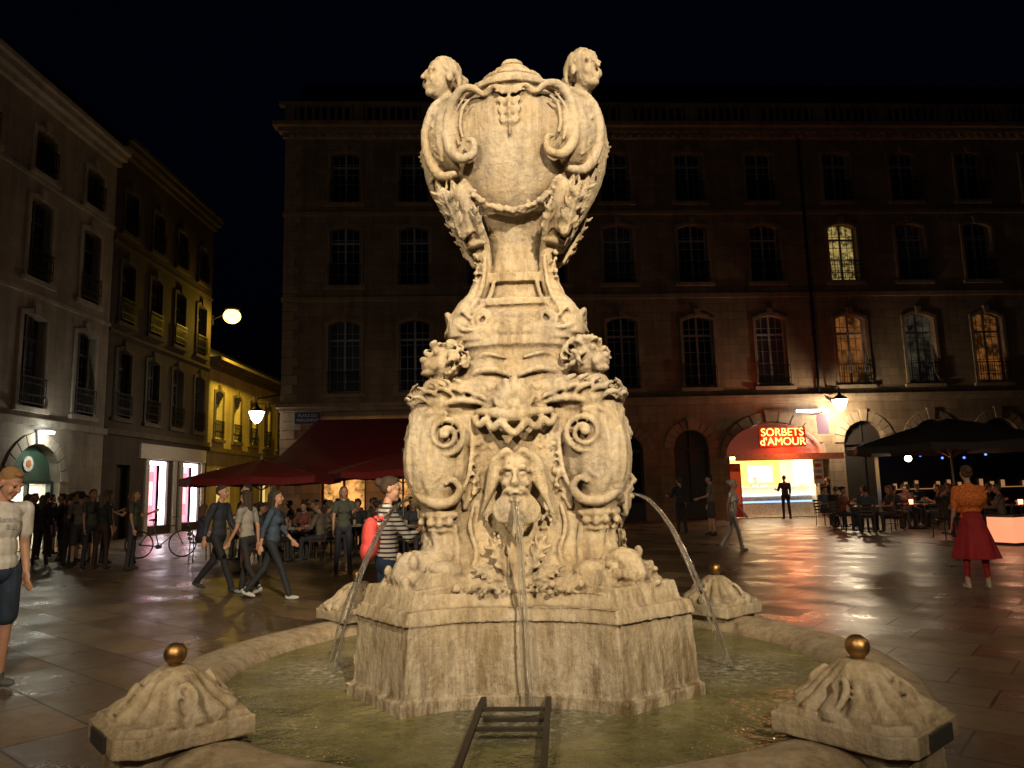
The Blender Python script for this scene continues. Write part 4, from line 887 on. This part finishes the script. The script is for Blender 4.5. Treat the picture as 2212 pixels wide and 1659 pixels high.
put(me,-1.18,6.95,112,1.68)
me,_=build_person(walk(.45),mats((.025,.03,.05),(.015,.015,.02)),.0105,sleeve=1.7)
put(me,-4.9,12.4,80,1.78)
me2,_=build_person(walk(.42,.35),mats((.05,.08,.13),(.02,.025,.035),(.04,.03,.02),(.55,.55,.55)),.0105,True,'long',1.5);put(me2,-3.65,11.3,95,1.66)
me3,_=build_person(walk(.30,.2),mats((.35,.33,.31),(.02,.02,.022),(.05,.03,.02),(.4,.4,.4)),.0105,True,'long',.6);put(me3,-4.25,11.9,250,1.64)
cm=[]
for (top,bot,fem,hr,lg,sl) in (((.03,.03,.035),(.02,.02,.025),False,'short','long',1.6),((.08,.09,.07),(.04,.04,.06),True,'long','long',.5),((.07,.03,.03),(.03,.03,.04),True,'bun','short',.5),((.18,.17,.15),(.05,.05,.06),False,'short','short',.55),((.02,.02,.025),(.05,.015,.015),True,'long','long',1.5)):
    ps=dict(stand);ps['armL']=(random.uniform(.1,1.0),.12,random.uniform(.3,1.5),.2);ps['legR']=(random.uniform(-.05,.15),.06,.08)
    m_,_=build_person(ps,mats(top,bot,random.choice([(.03,.02,.015),(.08,.05,.03),(.15,.10,.05)]),(.03,.03,.03)),.0135,fem,hr,sl,lg,.85);cm.append(m_)
for i,(x,y,yw,h) in enumerate([(-12.3,18.9,120,1.70),(-11.5,18.2,200,1.66),(-11.0,18.8,90,1.74),(-10.5,17.7,150,1.68),(-10.1,17.4,220,1.72),(-9.6,17.0,60,1.76),(-9.2,16.7,170,1.68),(-9.0,17.6,280,1.70),(-12.9,20.6,200,1.75),(-13.4,21.6,150,1.7),(-8.35,16.4,100,1.72),(-13.8,23.6,120,1.72),(-12.0,20.0,30,1.66),(-11.7,19.3,300,1.7),(-10.7,18.6,10,1.64),(-9.9,18.2,140,1.74),(-12.6,19.6,80,1.72)]): put(cm[(i*3+1)%5],x,y,yw,h)
put(cm[1],-3.3,14.4,20,1.66);put(cm[3],-5.3,14.8,300,1.76)
sm_=striped((.82,.78,.72),(.26,.24,.21),.05,.7,0)
me5,_=build_person(walk(.30,.25),mats(sm_,sm_,(.5,.48,.45),(.5,.45,.4)),.0105,True,'bun',.2)
put(me5,5.05,17.4,60,1.64)
put(cm[0],5.2,23.6,200,1.74);put(cm[3],5.85,22.4,260,1.78)
m6=simple('patterned_orange',(.70,.16,.03),.8,0,.6,40,.3)
me6,_=build_person(dict(stand,armR=(.5,.15,1.1,.2)),mats(m6,(.34,.014,.02),(.10,.05,.03),(.5,.4,.3)),.009,True,'bun',.8,'bare',skirt=(.42,.30),extra=lambda PR,U,Mt,hc,Mh,cap,ell:(ell(U(0,.02,1.27),(.20,.14,.15),Mt,1),cap(U(-.17,.0,1.3),U(-.12,-.08,1.12),.07,.06,1),cap(U(.17,.0,1.3),U(.12,-.08,1.12),.07,.06,1)))
put(me6,6.42,10.6,165,1.70)
put(cm[0],11.2,31.0,185,1.78);put(cm[4],13.0,31.0,250,1.66)
put(cm[3],11.0,34.1,5,1.72)
sit=dict(legR=(1.5,.10,1.5),legL=(1.45,.12,1.4),armR=(.6,.15,1.0,.2),armL=(.5,.15,1.1,.25),lean=.08,head=(.1,.2))
sm=[]
for (top,bot,fem,hr) in(((.14,.12,.10),(.03,.03,.04),False,'short'),((.05,.05,.07),(.03,.03,.04),True,'long'),((.16,.05,.04),(.04,.04,.05),True,'bun'),((.05,.07,.10),(.05,.05,.06),False,'short'),((.02,.02,.02),(.02,.02,.02),False,'short')):
    ps=dict(sit);ps['armR']=(random.uniform(.3,1.0),.15,random.uniform(.8,1.6),.2);m_,_=build_person(ps,mats(top,bot,random.choice([(.03,.02,.015),(.12,.07,.04)]),(.04,.04,.04),(.34,.19,.13)),.0135,fem,hr,random.choice([.5,1.6]));sm.append(m_)
rs=random.Random(11)
def tableset(x,y,n=3,rot=0,k=0):
    place('dining_table',TB,None,(x,y,0),rot)
    for i in range(n):
        a=rot+2*math.pi*i/n;cx_=x+.78*math.cos(a);cy_=y+.78*math.sin(a)
        yw=math.atan2(y-cy_,x-cx_)+math.pi/2
        place('chair',CH,None,(cx_,cy_,0),yw);me=sm[(k+i)%5]
        place('person',me,None,(cx_,cy_,0),yw,.97)
k=0
for (x,y) in((-6.9,18.4),(-5.3,17.6),(-3.9,18.4),(-2.5,17.4),(-6.1,20.3),(-4.5,20.9),(-3.0,20.0),(-7.6,22.8),(-5.6,23.5),(-3.7,23.2),(-2.0,22.4),(-6.8,25.6),(-4.2,25.8)):
    tableset(x,y,3 if rs.random()<.6 else 4,rs.random()*3,k);k+=2
for (x,y) in((10.4,22.2),(12.3,23.2),(11.8,19.6),(13.9,20.6),(13.2,17.4),(15.8,21.5),(15.3,18.5),(10.9,25.0),(13.9,25.4)):
    tableset(x,y,3,rs.random()*3,k);k+=1
mc_=emis('candle_red',(1,.22,.10),7)
for (x,y) in((10.4,22.2),(12.3,23.2),(11.8,19.6),(13.9,20.6),(13.2,17.4),(10.9,25.0)):
    b=MB();b.cyl((0,0,0),(0,0,.14),.05,.06,0,10);b.obj('candle_lamp',[mc_],None,True,(x-.15,y-.2,.75))
light('terrace_glow','POINT',(12.2,21.4,1.3),14,(1,.3,.12),.1)
b=MB();b.box(-.3,.3,-.3,.3,.06,.62,0);b.box(-.32,.32,-.32,.32,0,.06,1);b.box(-.32,.32,-.32,.32,.62,.66,1);b.obj('glowing_cube_lamp',[emis('cube_glow',(1,.36,.18),1.0),M_DOOR],None,False,(11.2,17.1,0),.4);light('cube_lamp_bulb','POINT',(10.8,16.5,.9),12,(1,.45,.25),.2)
b=MB();b.sph((0,0,0),.10,0,12,8);b.cyl((0,0,.1),(0,0,.9),.01,.01,1,6);b.obj('hanging_terrace_lamp',[emis('terrace_lamp',(1,.90,.66),18),M_IRON],None,True,(12.3,23.2,2.15));light('terrace_lamp_bulb','POINT',(12.3,23.2,1.95),26,(1,.78,.50),.1)
b=MB()
for q in range(5): b.sph((14.0+q*.75,25.6,2.3-.12*math.sin(q)),.04,0,8,6)
b.obj('blue_string_lights',[emis('blue_bulb',(.06,.12,1),5)])
b=MB();b.box(14.3,22,29.2,29.5,0,2.6,0);b.box(14.6,21.5,29.1,29.19,1.1,1.13,1)
for q in range(16):
    if q%4!=3: b.box(14.8+q*.42,14.88+q*.42,29.08,29.19,1.14,1.34+.05*(q%3),1)
b.obj('terrace_bar',[simple('bar_black',(.02,.02,.025),.3),emis('bar_bottles',(.9,.45,.18),.35)])
bk=root('bicycle',(-9.15,19.4,0),rad(12));b=MB()
for x in(-.52,.52):
    for i in range(28):
        a0=2*math.pi*i/28;a1=2*math.pi*(i+1)/28;b.cyl((x+.33*math.cos(a0),0,.34+.33*math.sin(a0)),(x+.33*math.cos(a1),0,.34+.33*math.sin(a1)),.018,.018,0,6)
    for i in range(14):
        a0=2*math.pi*i/14;b.cyl((x,0,.34),(x+.32*math.cos(a0),0,.34+.32*math.sin(a0)),.003,.003,1,4)
pts={'bb':(-.05,0,.28),'st':(-.18,0,.80),'hd':(.36,0,.80),'hb':(.38,0,.66),'r':(-.52,0,.34),'f':(.52,0,.34)}
for a,c in(('bb','st'),('st','hd'),('bb','hb'),('bb','r'),('st','r'),('hb','f'),('hd','hb')): b.cyl(pts[a],pts[c],.016,.016,1,8)
b.cyl((-.18,0,.8),(-.2,0,.94),.012,.012,1,6);b.sph((-.2,0,.96),(.12,.07,.03),0,10,6);b.cyl((.36,0,.8),(.34,0,1.0),.014,.014,1,6);b.cyl((.34,-.28,1.02),(.34,.28,1.02),.013,.013,0,6);b.cyl((-.05,-.1,.28),(-.05,.1,.28),.06,.06,1,12)
b.obj('frame_and_wheels',[simple('tyre_black',(.02,.02,.02),.6),simple('bike_paint',(.12,.12,.13),.3,.6)],bk)
# ------------------------------------------------------------ WORLD, CAMERA
w=bpy.data.worlds.new('World');bpy.context.scene.world=w;w.use_nodes=True;nt=w.node_tree
sky=nt.nodes.new('ShaderNodeTexSky');sky.sky_type='NISHITA';sky.sun_disc=False;sky.sun_elevation=rad(-3);sky.sun_rotation=rad(200)
bg=nt.nodes['Background'];nt.links.new(mix(nt,sky.outputs[0],(.16,.30,1.0),1.0,'MULTIPLY'),bg.inputs[0]);bg.inputs[1].default_value=.03
cd=bpy.data.cameras.new('camera');cam=bpy.data.objects.new('camera',cd);C.objects.link(cam)
cd.sensor_width=36;cd.lens=36*1596/2212;cd.clip_end=500;cd.clip_start=.05
R=Matrix.Rotation(rad(98.0),3,'X')@Matrix.Rotation(rad(-1.45),3,'Z')
cam.matrix_world=Matrix.Translation((0,0,1.55))@R.to_4x4()
bpy.context.scene.camera=cam
vs=bpy.context.scene.view_settings;vs.view_transform='Standard';vs.look='None';vs.exposure=0
